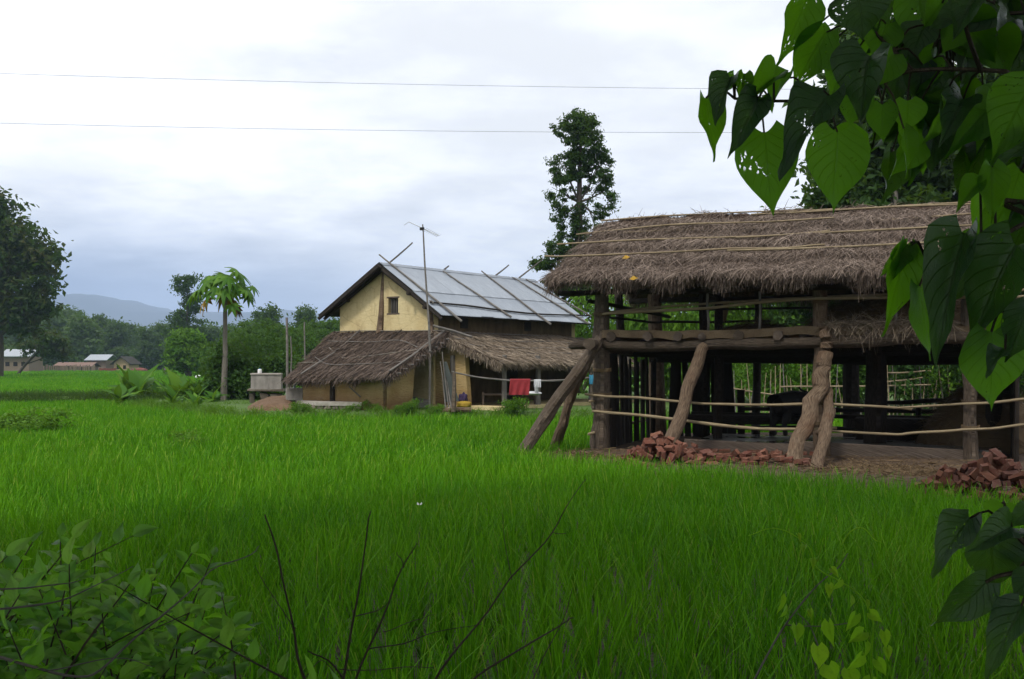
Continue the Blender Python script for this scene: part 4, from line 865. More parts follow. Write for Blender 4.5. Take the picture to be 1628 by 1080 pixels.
# ------------------------------------------------------------------ loose bricks
BR = []
for k in range(5):
    g = G(); L0 = (.24, .11, .072); g.box((0, 0, 0), L0, None, .005 + .006 * (k > 1))
    if k == 4: g = G(); g.box((0, 0, 0), (.13, .11, .072), None, .009)
    me = g.mesh('brick'); me.materials.append(M['brick']); BR.append(me)
def brick_heap(cx, cy, a, b, h, n, ang, label, group, ground):
    cnt = 0; c, s_ = math.cos(ang), math.sin(ang); tries = 0; pos = []
    while cnt < n and tries < 9000:
        tries += 1; r_ = math.sqrt(random.random()); th = random.uniform(0, 6.283); ex, ey = r_ * math.cos(th), r_ * math.sin(th)
        top = h * max(0, 1 - r_ ** 1.7) * (1 + .2 * math.sin(ex * 7 + cx) + .15 * math.sin(ey * 9))
        z = ground + .035 + max(0.0, top - random.choice((0, 0, .07, .14)) )
        x = cx + (ex * a) * c - (ey * b) * s_; y = cy + (ex * a) * s_ + (ey * b) * c
        if any((x - q[0]) ** 2 + (y - q[1]) ** 2 + ((z - q[2]) * 1.5) ** 2 < .0135 for q in pos): continue
        pos.append((x, y, z)); o = bpy.data.objects.new('brick', BR[random.choice((0, 0, 1, 1, 2, 2, 3, 3, 4, 4, 4))]); COL.objects.link(o); tilt = .12 + .5 * (top > .1)
        o.location = (x, y, z); o.rotation_euler = (random.gauss(0, tilt), random.gauss(0, tilt), random.uniform(0, 3.14)); s = random.uniform(.92, 1.08); o.scale = (s * random.choice((1, 1, 1, .8, .62)), s, s)
        tag(o, label, 'brick', group); cnt += 1
q = P(1058, 730, 21.0); brick_heap(q[0], q[1], 1.0, .75, .44, 105, -.3, 'old red brick loose in the big heap round the foot of a leaning log', 'bricks heaped round the leaning log', .22)
q = P(1205, 745, 20.9); brick_heap(q[0], q[1], 1.25, .5, .16, 52, -.38, 'red brick strewn along the plank sill between the two braces', 'bricks strewn along the shed sill', .25)
q = P(1560, 768, 15.6); brick_heap(q[0] + .1, q[1], 1.05, .75, .46, 120, -.3, 'red brick loose in the heap below the thin shed post', 'bricks heaped below the thin post', .25)
for k in range(11):
    t = 2.0 + k * .27 + rng.normal(0, .02)
    if k in (4, 8): continue
    o = bpy.data.objects.new('brick', BR[k % 3]); COL.objects.link(o); o.location = SP(t, -.02 + rng.normal(0, .03), .30); o.rotation_euler = (0, rng.normal(0, .04), math.atan2(SU[1], SU[0]) + rng.normal(0, .1)); tag(o, 'red brick lying in the row against the front of the plank sill', 'brick', 'bricks in a row at the sill')

# ------------------------------------------------------------------ trees
def tree_parts(seed, blobs, nclump, nleaf, leaf, clump_r, trunk, asp=.5, up=.5, droop=0., shell=.45):
    """blobs: (x,y,z,rx,ry,rz) relative to the base; trunk: list of (x,y,z,r)"""
    r_ = np.random.default_rng(seed); bl = np.array(blobs, float); vol = bl[:, 3] * bl[:, 4] * bl[:, 5]; pick = r_.choice(len(bl), nclump, p=vol ** .8 / (vol ** .8).sum())
    d = r_.normal(0, 1, (nclump, 3)); d /= np.linalg.norm(d, axis=1)[:, None]; rad = (shell + (1 - shell) * r_.random(nclump)) ** .7
    cc = bl[pick, :3] + d * rad[:, None] * bl[pick, 3:]
    per = max(1, nleaf // nclump); c = np.repeat(cc, per, 0); out = np.repeat(d, per, 0); n = len(c)
    cr = clump_r * r_.uniform(.6, 1.3, nclump).repeat(per)
    off = r_.normal(0, 1, (n, 3)) * cr[:, None] * [1, 1, .65]; off[:, 2] -= droop * np.abs(r_.normal(0, 1, n)) * cr
    nv = out * .6 + r_.normal(0, .7, (n, 3)) + [0, 0, up]
    g = G(); tone = np.clip(r_.normal(.5, .2, nclump).repeat(per) + r_.normal(0, .18, n), 0, 1); g.cards(c + off, nv, leaf * r_.uniform(.6, 1.35, n), asp, tone)
    t = G(); tp = np.array(trunk, float); t.tube(tp[:, :3], tp[:, 3], 8, .0, 3)
    top = tp[-1]
    for b in bl:
        h = tp[np.argmin(np.abs(tp[:, 2] - (b[2] - b[5] * .6)))]; e = b[:3] + [0, 0, b[5] * .3]; rr = h[3] * .55
        t.tube([h[:3], (h[:3] + e) / 2 + r_.normal(0, .1, 3) * b[3] * .3 + [0, 0, -.05 * b[5]], e], [rr, rr * .6, rr * .2], 6, 0, 3)
        for kk in range(3):
            e2 = b[:3] + r_.normal(0, .5, 3) * b[3:]; t.tube([(h[:3] + e) / 2, e2], [rr * .4, rr * .12], 5, 0, 2)
    return g.mesh('crown'), t.mesh('trunk', smooth=True)
TREES = {}
def tree_kind(key, *a, leafm='leaf_mid', barkm='trunk', **k):
    c, t = tree_parts(*a, **k); c.materials.append(M[leafm]); t.materials.append(M[barkm]); TREES[key] = (c, t)
def tree(name, key, loc, label, cat='tree', group=None, rz=0., s=1., sz=None):
    r = thing(name, loc, label, cat, group); r.rotation_euler = (0, 0, rz); r.scale = (s, s, sz or s)
    for nm, me in zip(('crown', 'trunk'), TREES[key]):
        o = bpy.data.objects.new(nm, me); COL.objects.link(o); o.parent = r
    return r
r2 = np.random.default_rng(55)
def crown_blobs(seed, n, R_, z0, z1, rb):
    q = np.random.default_rng(seed); o = []
    for k in range(n):
        f = (k + .5) / n; z = z0 + (z1 - z0) * f; w = R_ * (1 - .75 * f ** 2.2) * (.45 + .55 * min(1, f * 4)); a = k * 2.4 + q.uniform(-.5, .5); d = w * q.uniform(.25, .75)
        rr = rb * q.uniform(.7, 1.15) * (1 - .3 * f); o.append((d * math.cos(a), d * math.sin(a), z, rr, rr, rr * .75))
    return o
# far wood kinds (about 15 m)
for k in range(6):
    H_ = (15, 13, 16, 11, 14, 12)[k]; tree_kind('wood%d' % k, 300 + k, crown_blobs(400 + k, 11, 3.6, H_ * .22, H_ * .93, 2.3), 190, 4200, .80, .75, [(0, 0, -.3, .32), (0, 0, H_ * .45, .22), (.2, 0, H_ * .85, .08)], leafm='leaf_far' if k % 3 else 'leaf_farlight')
for k in range(3): tree_kind('bush%d' % k, 330 + k, crown_blobs(430 + k, 7, 2.2, .8, 3.6, 1.3), 110, 2600, .5, .5, [(0, 0, -.2, .12), (0, 0, 1.6, .09), (.1, 0, 3, .03)], leafm='leaf_far' if k else 'leaf_farlight')
WG = 'trees of the distant wood'; WL = 'green tree of the distant wood behind the rice field'
for k in range(34):
    px = -25 + k * 17.5 + rng.normal(0, 6); row = k % 3; yy = (258, 285, 310)[row] + rng.normal(0, 7); z = .35
    htop = np.interp(px, [-30, 60, 100, 140, 200, 240, 280, 340, 420, 520, 600], [500, 500, 478, 492, 505, 512, 508, 510, 512, 515, 515]) + rng.normal(0, 5)
    kk = int(rng.integers(0, 6)); H_ = (15, 13, 16, 11, 14, 12)[kk]; s = ((HY - htop) / F * yy + EYE - z) / (H_ * 1.06)
    tree('forest_tree', 'wood%d' % kk, ((px - CX) / F * yy, yy, z), WL, 'tree', WG, rng.uniform(0, 6.28), s * 1.05, s)
for k in range(26):
    px = -20 + k * 14.5 + rng.normal(0, 5); yy = 244 + rng.normal(0, 4)
    if 90 < px < 215: yy += 9
    tree('bush', 'bush%d' % rng.integers(0, 3), ((px - CX) / F * yy, yy, .3), 'low dark bush along the foot of the distant wood', 'bush', 'bushes along the distant wood', rng.uniform(0, 6.28), rng.uniform(.9, 1.6))
# mid-distance green mass left of the house
tree_kind('bamboo', 350, [(a * 1.3, b * 1.2, 3.6 + .6 * math.sin(a * 3 + b), 1.25, 1.2, 2.2) for a in (-1, 0, 1) for b in (-.6, .6)] + [(0, 0, 5.6, 1.2, 1.2, 1.2), (1.3, 0, 5.2, .9, .9, 1), (-1.4, 0, 5, .9, .9, 1.1)], 190, 7000, .5, .42, [(0, 0, -.3, .16), (0, 0, 3, .12), (.2, 0, 5.5, .04)], leafm='leaf_mid', asp=.32, droop=.6)
for px, top, yy, w in ((415, 503, 92, 1.0), (452, 512, 96, 1.05), (388, 522, 88, .85), (500, 515, 98, .95), (520, 500, 105, 1.1), (478, 520, 86, .8), (545, 520, 100, .9)):
    s = ((HY - top) / F * yy + EYE - .4) / 6.7; tree('broad_tree', 'bamboo', ((px - CX) / F * yy, yy, .4), 'rounded bright green tree in the grove behind the concrete tank', 'tree', 'grove behind the concrete tank', rng.uniform(0, 6.28), s * w * 1.12, s)
tree_kind('tallthin', 360, [(0, 0, 6, 2.6, 2.6, 2.2), (-1.2, 0, 9.5, 1.8, 1.8, 1.8), (1.0, .5, 12.5, 1.7, 1.6, 1.8), (-.8, 0, 15.5, 1.7, 1.6, 1.6), (1.7, 0, 8, 1.8, 1.8, 1.4), (.8, 0, 16.6, 1.5, 1.3, 1.1), (-2.2, 0, 6.8, 1.5, 1.5, 1.3), (3.0, 0, 6, 1.5, 1.5, 1.1)], 190, 7000, .62, .5, [(0, 0, -.3, .34), (.1, 0, 6, .26), (-.1, 0, 12, .15), (.1, 0, 16.5, .05)], leafm='leaf_dark')
yy = 190; tree('tall_tree', 'tallthin', P(298, 592, yy) * [1, 1, 0] + [0, 0, .4], 'tall slender dark tree rising above the wood behind the papaya', 'tree', None, .4, ((HY - 433) / F * yy + 1.8) / 17.8)
for px, top, lab in ((428, 484, 'dark rounded treetop standing above the grove behind the tank'), (486, 485, 'dark broad treetop left of the yellow gable')):
    yy = 170; s = ((HY - top) / F * yy + 1.8) / 15.8; tree('tall_tree', 'wood2', ((px - CX) / F * yy, yy, .4), lab, 'tree', None, px, s)
tree_kind('round', 370, crown_blobs(470, 12, 3.0, 1.9, 5.4, 1.35) + [(-2.2, 0, 1.6, .9, .8, .7), (2.2, 0, 1.5, .8, .8, .9)], 190, 8000, .5, .42, [(0, 0, -.3, .55), (0, 0, 1.2, .38), (.2, 0, 3, .2), (.2, 0, 4.8, .06)], leafm='leaf_light', asp=.4, droop=.4)
yy = 122; tree('round_tree', 'round', P(299, 603, yy) * [1, 1, 0] + [0, 0, .3], 'bright green rounded tree with thick dark trunk in the rice field', 'tree', None, 1.0, 1.02)
tree_kind('edge', 380, [(-5, 0, 9, 6, 5, 4.5), (-2, 0, 14, 5.5, 5, 4), (-6, 0, 18, 5, 5, 4), (3.2, 0, 11, 3.6, 3.5, 3.3), (4.6, 0, 14.2, 2.6, 2.5, 2.0), (1.5, 0, 7.2, 3.4, 3.2, 2.3), (-1, 0, 20, 2.6, 2.4, 2.6), (4.2, 0, 8.6, 2.2, 2.2, 1.6), (6.2, 0, 14.6, 1.5, 1.3, .9), (2.6, 0, 17, 2.0, 2.0, 1.6)], 560, 24000, .80, .8, [(0, 0, -.3, .55), (.1, 0, 5, .45), (-.5, 0, 11, .3), (-1, 0, 19, .1)], leafm='leaf_bronze')
yy = 125; tree('edge_tree', 'edge', P(-2, 594, yy) * [1, 1, 0] + [0, 0, .35], 'large dark tree with reddish young leaves at the edge of the field', 'tree', None, 0, 1.0)
tree_kind('lean', 385, [(2.6, 0, 3.6, 1.9, 1.6, 1.5), (4.6, 0, 3.9, 1.6, 1.5, 1.6), (5.6, 0, 3.0, 1.2, 1.2, 1.0), (3.6, 0, 5.0, 1.2, 1.2, .9)], 80, 2600, .5, .4, [(0, 0, -.2, .2), (1.3, 0, 1.5, .17), (3.2, 0, 3.3, .08), (4, 0, 4.2, .03)], leafm='leaf_bronze')
yy = 150; tree('leaning_tree', 'lean', P(24, 595, yy) * [1, 1, 0] + [0, 0, .35], 'small leaning tree with reddish green crown beside the far tin roof', 'tree', None, 0, 1.15)
# creeper clad tall tree behind the house and trees behind the shed
tree_kind('creeper', 390, [(0, 0, 15.7, .85, .8, .8), (-.35, 0, 15.2, 1.1, .9, .8), (.5, 0, 15.3, 1.0, .9, .8), (.4, 0, 14.0, 1.25, 1.2, .9), (-.8, 0, 13.0, .9, .9, 1.1), (1.3, .2, 12.9, .8, .9, 1.2), (.2, 0, 13.2, .8, .8, .9), (-1.05, 0, 11.3, .55, .7, 1.3), (1.6, 0, 11.3, .55, .7, 1.3), (1.2, 0, 9.9, .32, .5, 1.0), (-1.0, 0, 9.8, .28, .45, 1.0), (.0, 0, 11.0, .4, .5, 1.4), (.6, 0, 11.6, .3, .4, 1.0), (.1, 0, 9.6, .55, .55, .8), (-2.0, 0, 7.4, .7, .8, .5), (-1.9, 0, 6.2, .6, .8, .5), (-2.2, 0, 4.6, .8, .9, .7), (-2.4, 0, 3.3, .9, .9, .7), (-.3, 0, 8.6, 1.5, 1.3, .8), (-1.2, 0, 7.7, 1.0, 1.0, .55), (.9, 0, 7.8, 1.2, 1.1, .7), (-.4, 0, 6.3, 1.5, 1.3, .9), (1.4, 0, 6.0, 1.3, 1.3, 1.1), (-1.5, 0, 4.9, 1.1, 1.1, .8), (.6, 0, 4.4, 1.6, 1.4, 1.1), (-1.3, 0, 3.2, 1.5, 1.4, 1.0), (1.8, 0, 2.8, 1.8, 1.5, 1.2)], 860, 44000, .20, .14, [(0, 0, -.3, .3), (.1, 0, 6, .22), (.1, 0, 11, .16), (.2, 0, 15, .06)], leafm='leaf_dark', asp=.45)
yy = 61; tree('creeper_tree', 'creeper', P(918, 640, yy) * [1, 1, 0] + [0, 0, .4], 'tall narrow dark tree hung with creepers behind the tin-roofed house', 'tree')
tree_kind('back', 395, crown_blobs(490, 15, 4.2, 1.6, 12.5, 2.3), 560, 30000, .42, .42, [(0, 0, -.3, .24), (.1, 0, 5, .18), (-.1, 0, 9, .1), (0, 0, 12, .04)], leafm='leaf_dark', asp=.45)
tree_kind('back2', 396, crown_blobs(491, 13, 3.4, 5.6, 14.5, 2.2), 520, 28000, .42, .4, [(0, 0, -.3, .24), (.2, 0, 5, .2), (.4, 0, 9, .13), (.4, 0, 14, .04)], leafm='leaf_dark', asp=.45)
for px, yy, key, s, lab in ((1385, 41, 'back2', .95, 'dark leafy tree with bare trunk rising behind the shed ridge'), (1500, 43, 'back', 1.05, 'dense dark tree behind the shed under the overhanging leaves'), (1640, 42, 'back2', 1.05, 'dark tree behind the far end of the shed'), (1300, 46, 'back', .56, 'low leafy tree just over the shed ridge below the heart-shaped leaf')):
    tree('back_tree', key, P(px, 640, yy) * [1, 1, 0] + [0, 0, .45], lab, 'tree', None, px * .1, s)
bt = thing('cut_tree', P(1420, 640, 38.5) * [1, 1, 0] + [0, 0, .45], 'lopped pale tree stem with cut forked branch ends above the shed', 'tree')
G().tube([P(1420, 625, 38.5), P(1422, 420, 38.5), P(1424, 300, 38.5), P(1426, 270, 38.5)], [.14, .12, .1, .09], 8, .01, 4).build('trunk', M['palewood'], bt)
for q in ((1418, 236), (1433, 235), (1436, 272)): G().tube([P(1426, 272, 38.5), P((1426 + q[0]) / 2, (262 + q[1]) / 2, 38.45), P(*q, 38.4)], [.06, .05, .035], 7, .008, 3).build('branch', M['palewood'], bt)
tree_kind('shrub', 397, [(a, b, 1.3 + .5 * math.sin(a * 5 + b), .9, .8, 1.0) for a in (-1.2, 0, 1.2) for b in (-.3, .4)], 150, 5200, .15, .28, [(0, 0, -.1, .07), (0, 0, 1, .05), (.1, 0, 1.9, .02)], leafm='leaf_light', asp=.5)
tree_kind('shrub2', 398, [(a, b, 1.6 + .6 * math.sin(a * 3 + b), 1.0, .8, 1.3) for a in (-1.2, 0, 1.2) for b in (-.3, .4)], 150, 5200, .15, .3, [(0, 0, -.1, .07), (0, 0, 1, .05), (.1, 0, 1.9, .02)], leafm='leaf_mid', asp=.5)
for k, (px, yy, key, s, sz) in enumerate(((985, 52, 'shrub', 1.3, 2.1), (1035, 50, 'shrub', 1.3, 2.5), (1090, 47, 'shrub', 1.2, 2.6), (1150, 45, 'shrub', 1.2, 2.5), (1210, 42, 'shrub', 1.0, 1.25), (1270, 40, 'shrub', 1.0, 1.2), (1330, 39, 'shrub', 1.0, 1.2), (1385, 38, 'shrub2', 1.0, 1.1), (1450, 37.5, 'shrub2', 1.0, 1.2), (1510, 37, 'shrub', 1.0, 1.2), (1580, 36.5, 'shrub2', 1.0, 1.2), (1650, 36, 'shrub2', 1.0, 1.3), (1180, 50, 'shrub2', 1.6, 2.4), (1290, 48, 'shrub2', 1.6, 2.2))):
    tree('hedge_shrub', key, P(px, 640, yy) * [1, 1, 0] + [0, 0, .42], 'leafy green shrub in the hedge behind the open shed', 'shrub', 'hedge shrubs behind the shed', k * 1.3, s, sz)
fence = thing('stick_fence', np.array([10., 36.4, .4]), 'rough upright stick fence with crooked rails behind the shed', 'fence')
for k in range(78):
    px = 1110 + k * 6.6 + rng.normal(0, 2); yy = 36.3 + rng.normal(0, .15); h = rng.uniform(.9, 2.3); x = (px - CX) / F * yy; ln = rng.normal(0, .18)
    G().tube([(x, yy, .3), (x + ln * .5, yy, .3 + h * .5), (x + ln, yy, .3 + h)], [rng.uniform(.014, .03), .018, .01], 5, .01, 2).build('stick', M['bamboo'] if k % 3 else M['greypole'], fence)
for a, b in (((1135, 612), (1262, 632)), ((1240, 615), (1480, 612)), ((1400, 592), (1480, 590)), ((1405, 608), (1470, 600)), ((1160, 642), (1222, 642))): G().tube([P(*a, 36.1), P((a[0] + b[0]) / 2, (a[1] + b[1]) / 2 + 1, 36.05), P(*b, 36.1)], .03, 6, .01, 4).build('rail', M['bamboo'], fence)

# ------------------------------------------------------------------ leaf shapes for plants near enough to show single leaves
def leaf_mesh(name, prof, nl=9, na=6, fold=.12, droop=.25, wave=.03, lobe=0., seed=0, mat_=None, curl=0.):
    """unit leaf: base at origin, tip at +Y 1, normal +Z; prof = half width at stations along the length"""
    r_ = np.random.default_rng(seed); s = np.linspace(0, 1, nl + 1); w = np.interp(s, np.linspace(0, 1, len(prof)), prof); a = np.linspace(-1, 1, na + 1)
    S_, A_ = np.meshgrid(s, a, indexing='ij'); x = A_ * w[:, None]; y = S_ - lobe * np.abs(A_) ** 1.6 * (1 - S_) ** 3
    ph = r_.uniform(0, 6.28, 3); z = np.abs(A_) * w[:, None] * fold * 2 - droop * S_ ** 2 + wave * np.sin(S_ * 9 + ph[0] + A_ * 1.5) * np.abs(A_) + curl * A_ * w[:, None] * S_ + wave * .6 * np.sin(S_ * 17 + ph[1]) * A_ ** 2
    x = x + .03 * np.sin(S_ * 3 + ph[2]); i = np.arange(nl)[:, None] * (na + 1) + np.arange(na)[None]
    me = raw_mesh(name, np.stack([x, y, z], -1).reshape(-1, 3), np.stack([i, i + na + 1, i + na + 2, i + 1], -1).reshape(-1, 4), [], np.stack([A_ * .5 + .5, S_], -1).reshape(-1, 2), np.full(x.size, r_.random()), True)
    if mat_: me.materials.append(mat_)
    return me
HEART = [.20, .40, .49, .50, .46, .38, .27, .15, .055, .004]
OVAL = [.03, .16, .235, .25, .235, .19, .12, .05, .003]
BLADE = [.02, .07, .10, .11, .10, .08, .05, .02, .002]
def put_leaf(name, me, parent, base, tip, nhint, width=1.0, mesh_w=.95):
    base, tip = np.asarray(base, float), np.asarray(tip, float); y = tip - base; L = np.linalg.norm(y); y = y / L
    z = np.asarray(nhint, float); z = z - y * (z @ y); z = nrm(z); x = np.cross(y, z)
    m = np.eye(4); m[:3, 0] = x * width; m[:3, 1] = y * L; m[:3, 2] = z * L; m[:3, 3] = base - rootloc(parent)
    o = bpy.data.objects.new(name, me); COL.objects.link(o); o.parent = parent; o.matrix_local = Matrix(m.tolist()); return o

# papaya
yy = 49.0; pb = P(356, 640, yy); pb[2] = .35
pap = thing('papaya_tree', pb, 'papaya tree with bare pale trunk and yellowing lower leaves', 'papaya tree')
top = P(358, 466, yy)
G().tube([pb + [0, 0, -.2], P(356, 610, yy), P(358, 560, yy), P(358, 510, yy), top], [.15, .135, .115, .10, .08], 10, .008, 5).build('trunk', M['palewood'], pap)
PAPL = []
for k in range(3):
    r_ = np.random.default_rng(70 + k); g = G()
    for j in range(7):       # lobes of a palmate leaf
        a = (j - 3) * .62; L = (1.0 - .1 * abs(j - 3)) * r_.uniform(.9, 1.05); d = np.array([math.sin(a), math.cos(a), 0]); w = np.array([math.cos(a), -math.sin(a), 0])
        st = np.array([0, .25, .5, .75, 1.]); hw = np.array([.05, .10, .15, .09, .0]) * L
        c = d * (st * L)[:, None] + np.array([0, 0, -1]) * (.42 * st ** 2 * L)[:, None]
        V = np.stack([c - w * hw[:, None] + [0, 0, -.03], c, c + w * hw[:, None] + [0, 0, -.03]], 1).reshape(-1, 3); i = np.arange(4)[:, None] * 3 + np.arange(2)[None]
        g.add(V, np.stack([i, i + 1, i + 4, i + 3], -1).reshape(-1, 4), rnd=r_.random())
    PAPL.append(g)
pm = {c: [] for c in 'gyd'}
for c, mm in (('g', 'leaf_light'), ('y', 'yellowleaf'), ('d', 'hide')):
    for g in PAPL: me = g.mesh('leaf', 0, True); me.materials.append(M[mm]); pm[c].append(me)
M['brownleaf'] = mat('dead_brown_leaf', lambda b: b.pbr((.06, .03, .025), .9))
for me in pm['d']: me.materials.clear(); me.materials.append(M['brownleaf'])
for k in range(34):
    a = k * 2.399; f = k / 33; el = 1.0 - 1.15 * f + rng.normal(0, .16); kind = 'g'
    if k in (27, 30, 32, 33): kind = 'y'
    ln = .75 + .45 * rng.random() + .2 * f; dr = np.array([math.cos(a) * math.cos(el), math.sin(a) * math.cos(el), math.sin(el)]); s0 = top + [0, 0, .15 - .45 * f]
    if kind == 'y': ln *= .72
    e = s0 + dr * ln; stk = G().tube([s0, s0 + dr * ln * .6 + [0, 0, .06], e], [.022, .018, .014], 5, 0, 2).build('leaf_stalk', M['leaf_light'], pap)
    t = e + nrm(dr * [1, 1, .2] + [0, 0, -.45 - .5 * f]) * rng.uniform(.5, 1.0); o = put_leaf('leaf', pm[kind][k % 3], stk, e, t, [dr[0] * .5 + rng.normal(0, .3), dr[1] * .5 - .3 + rng.normal(0, .3), 1.2], rng.uniform(.55, .85))
    if kind == 'y' : o['label'] = 'yellowing papaya leaf'
e = P(379, 490, yy); o = put_leaf('leaf', pm['d'][0], pap, e, e + np.array([.05, 0, -.6]), [0, -1, .1], .22); o['label'] = 'withered brown leaf hanging'
G().tube([top, P(370, 474, yy), e], .015, 5).build('leaf_stalk', M['twig'], pap)
# creeper bush behind it and stems
tree_kind('creepbush', 399, [(-.9, 0, 1.2, .7, .7, 1.1), (-.7, 0, 2.2, .45, .5, .6), (.3, .3, 1.3, 1.2, .8, 1.1), (1.4, .4, 1.1, 1.1, .8, 1.0), (-.1, 0, .7, 1.3, .8, .7), (2.3, .5, 1.5, .9, .7, .8)], 220, 9000, .21, .26, [(0, 0, -.2, .1), (0, 0, .8, .08), (.1, 0, 1.6, .03)], leafm='leaf_mid', asp=.6)
tree('creeper_bush', 'creepbush', (P(370, 640, 49.7) * [1, 1, 0] + [0, 0, .35]), 'dark creeper-covered bush behind the papaya trunk', 'bush', None, 0, 1.0)
tree('hedge_shrub', 'shrub2', (P(425, 640, 53) * [1, 1, 0] + [0, 0, .4]), 'leafy bush behind the concrete water tank', 'shrub', None, .4, 1.15, 1.2)
for k, (px, py, h, lab) in enumerate(((456, 505, 0, 'straight bare wooden pole standing behind the thatched lean-to'), (462, 535, 0, 'short bare stake close beside the straight wooden pole'), (484, 512, 0, 'thin crooked pole nearest the yellow gable wall'))):
    yq = 47 + k; b = P(px, 640, yq); b[2] = .4; o = G().tube([b, P(px + 1, (py + 620) / 2, yq), P(px, py, yq)], [.07, .06, .05] if k == 0 else [.04, .035, .03], 7, .012, 4).build('pole', M['greypole'], loc=b); tag(o, lab, 'pole')
b = P(442, 610, 46.5); o = G().tube([P(428, 615, 47), P(460, 597, 45), P(495, 572, 43.5)], [.02, .03, .03], 6, .01, 4).build('leaning_pole', M['darkwood'], house)
# broad-leaved ginger-like plants, banks of weeds
BLD = [leaf_mesh('leaf', BLADE, 6, 2, .25, .35, .02, 0, k, M['leaf_light']) for k in range(3)]
for k, (px, py, h) in enumerate(((190, 648, .95), (206, 640, 1.25), (222, 642, 1.3), (236, 640, .9), (252, 642, .85), (268, 640, 1.0), (283, 643, 1.15), (296, 644, 1.0), (306, 641, 1.2), (318, 645, 1.1), (330, 641, 1.1), (340, 648, .8), (276, 652, .7), (312, 655, .7), (238, 634, .9))):
    b = PG(px, py, .25); r = thing('ginger_plant', b, 'broad-bladed green plant on the weedy bund left of the papaya', 'plant', 'broad-bladed plants on the bund')
    G().tube([b + [0, 0, -.1], b + [0, 0, h * .4]], [.03, .015], 5).build('stem', M['leaf_light'], r)
    h *= 1.3
    for j in range(13):
        a = rng.uniform(0, 6.28); el = rng.uniform(.55, 1.35); d = np.array([math.cos(a) * math.cos(el), math.sin(a) * math.cos(el), math.sin(el)]); s0 = b + [0, 0, h * .08 * j * .4]; put_leaf('leaf', BLD[j % 3], r, s0, s0 + d * h * rng.uniform(.6, 1.0), [-d[0], -d[1] - .5, 1.0], h * rng.uniform(1.2, 1.9))
def tufts(name, pts, n, h, w, m, label, cat='grass', sp=.12):
    pts = np.asarray(pts); b = pts[rng.integers(0, len(pts), n)] + np.column_stack([rng.normal(0, sp, (n, 2)), np.zeros(n)]); a = rng.uniform(0, 6.28, n); el = rng.uniform(.7, 1.5, n); L = h * rng.uniform(.4, 1.2, n)
    d = np.stack([np.cos(a) * np.cos(el), np.sin(a) * np.cos(el), np.sin(el)], 1); g = G(); g.strands(b, d, L, np.full(n, w), np.column_stack([d[:, :2] * L[:, None] * .35, -.25 * L]), 3); o = g.build(name, M[m], loc=pts.mean(0)); tag(o, label, cat, kind='stuff'); return o
def poly_pts(poly, n, z, lo=-.2, hi=.9):
    p = np.asarray(poly); q = np.column_stack([rng.uniform(p[:, 0].min() - 1, p[:, 0].max() + 1, n), rng.uniform(p[:, 1].min() - 1, p[:, 1].max() + 1, n)]); d = poly_dist(poly, q[:, 0], q[:, 1]); q = q[(d > lo) & (d < hi)]; d = d[(d > lo) & (d < hi)]
    return np.column_stack([q, np.clip(z * (d + .15), -.05, z) - .03])
q = poly_pts(BUND, 30000, .42, -.1, 3); q = q[q[:, 0] > -30]; tufts('grass', q, 16000, .7, .035, 'leaf_dark', 'dark rank grass on the earth bund between the rice fields')
q = poly_pts(HOUSE_YARD, 40000, .42, -.1, 1.1); q = q[(q[:, 1] < 48) & (q[:, 0] < 9)]; tufts('grass', q, 9000, .4, .025, 'leaf_light', 'weeds and grass along the edge of the house yard')
q = poly_pts(SHED_YARD, 20000, .2, -.3, .35); q = q[q[:, 1] < 26]; tufts('grass', q, 2600, .28, .012, 'leaf_light', 'short grass fringe along the shed yard')
q = np.column_stack([rng.uniform(-17, -10.3, 700), rng.uniform(44.5, 51, 700), np.full(700, .2)]); tufts('grass', q, 5200, .5, .03, 'leaf_light', 'tangled weeds around the foot of the papaya', sp=.2)
q = np.column_stack([rng.uniform(-20, -8, 300), rng.uniform(27, 30, 300), np.full(300, .0)]); q = q[np.hypot((q[:, 0] + 13.6), (q[:, 1] - 29) * 2) < 1.4]
tree_kind('weed', 401, [(0, 0, .35, .45, .35, .35), (.4, .1, .5, .35, .3, .35), (-.4, 0, .4, .35, .3, .3)], 40, 1300, .09, .12, [(0, 0, -.1, .02), (0, 0, .3, .015), (0, 0, .6, .006)], leafm='leaf_light', asp=.5)
for k, (px, yy, s) in enumerate(((640, 37.4, .45), (655, 37.6, .6), (600, 38.2, .4), (690, 37.2, .4), (810, 37.0, .6), (822, 37.2, .7), (497, 42.6, .6), (530, 41.5, .6), (470, 38.2, .4), (480, 38, .5), (590, 39.0, .5), (700, 38.0, .4), (560, 38.0, .4))):
    tree('weed', 'weed', P(px, 640, yy) * [1, 1, 0] + [0, 0, .42], 'low leafy weed growing at the foot of the house', 'weed', 'weeds at the foot of the house', k, s, s * 1.1)
for k, (px, py, s) in enumerate(((38, 694, 1.2), (52, 697, .9), (300, 716, .7), (20, 690, .8), (205, 641, 1.3), (228, 640, 1.2), (190, 642, .9))):
    q = PG(px, py, .15); tree('weed', 'weed', (q[0], q[1], .1), 'dark weedy clump standing out of the rice toward the bund', 'weed', 'weed clumps in the rice', k, s * 1.3, s * .9)
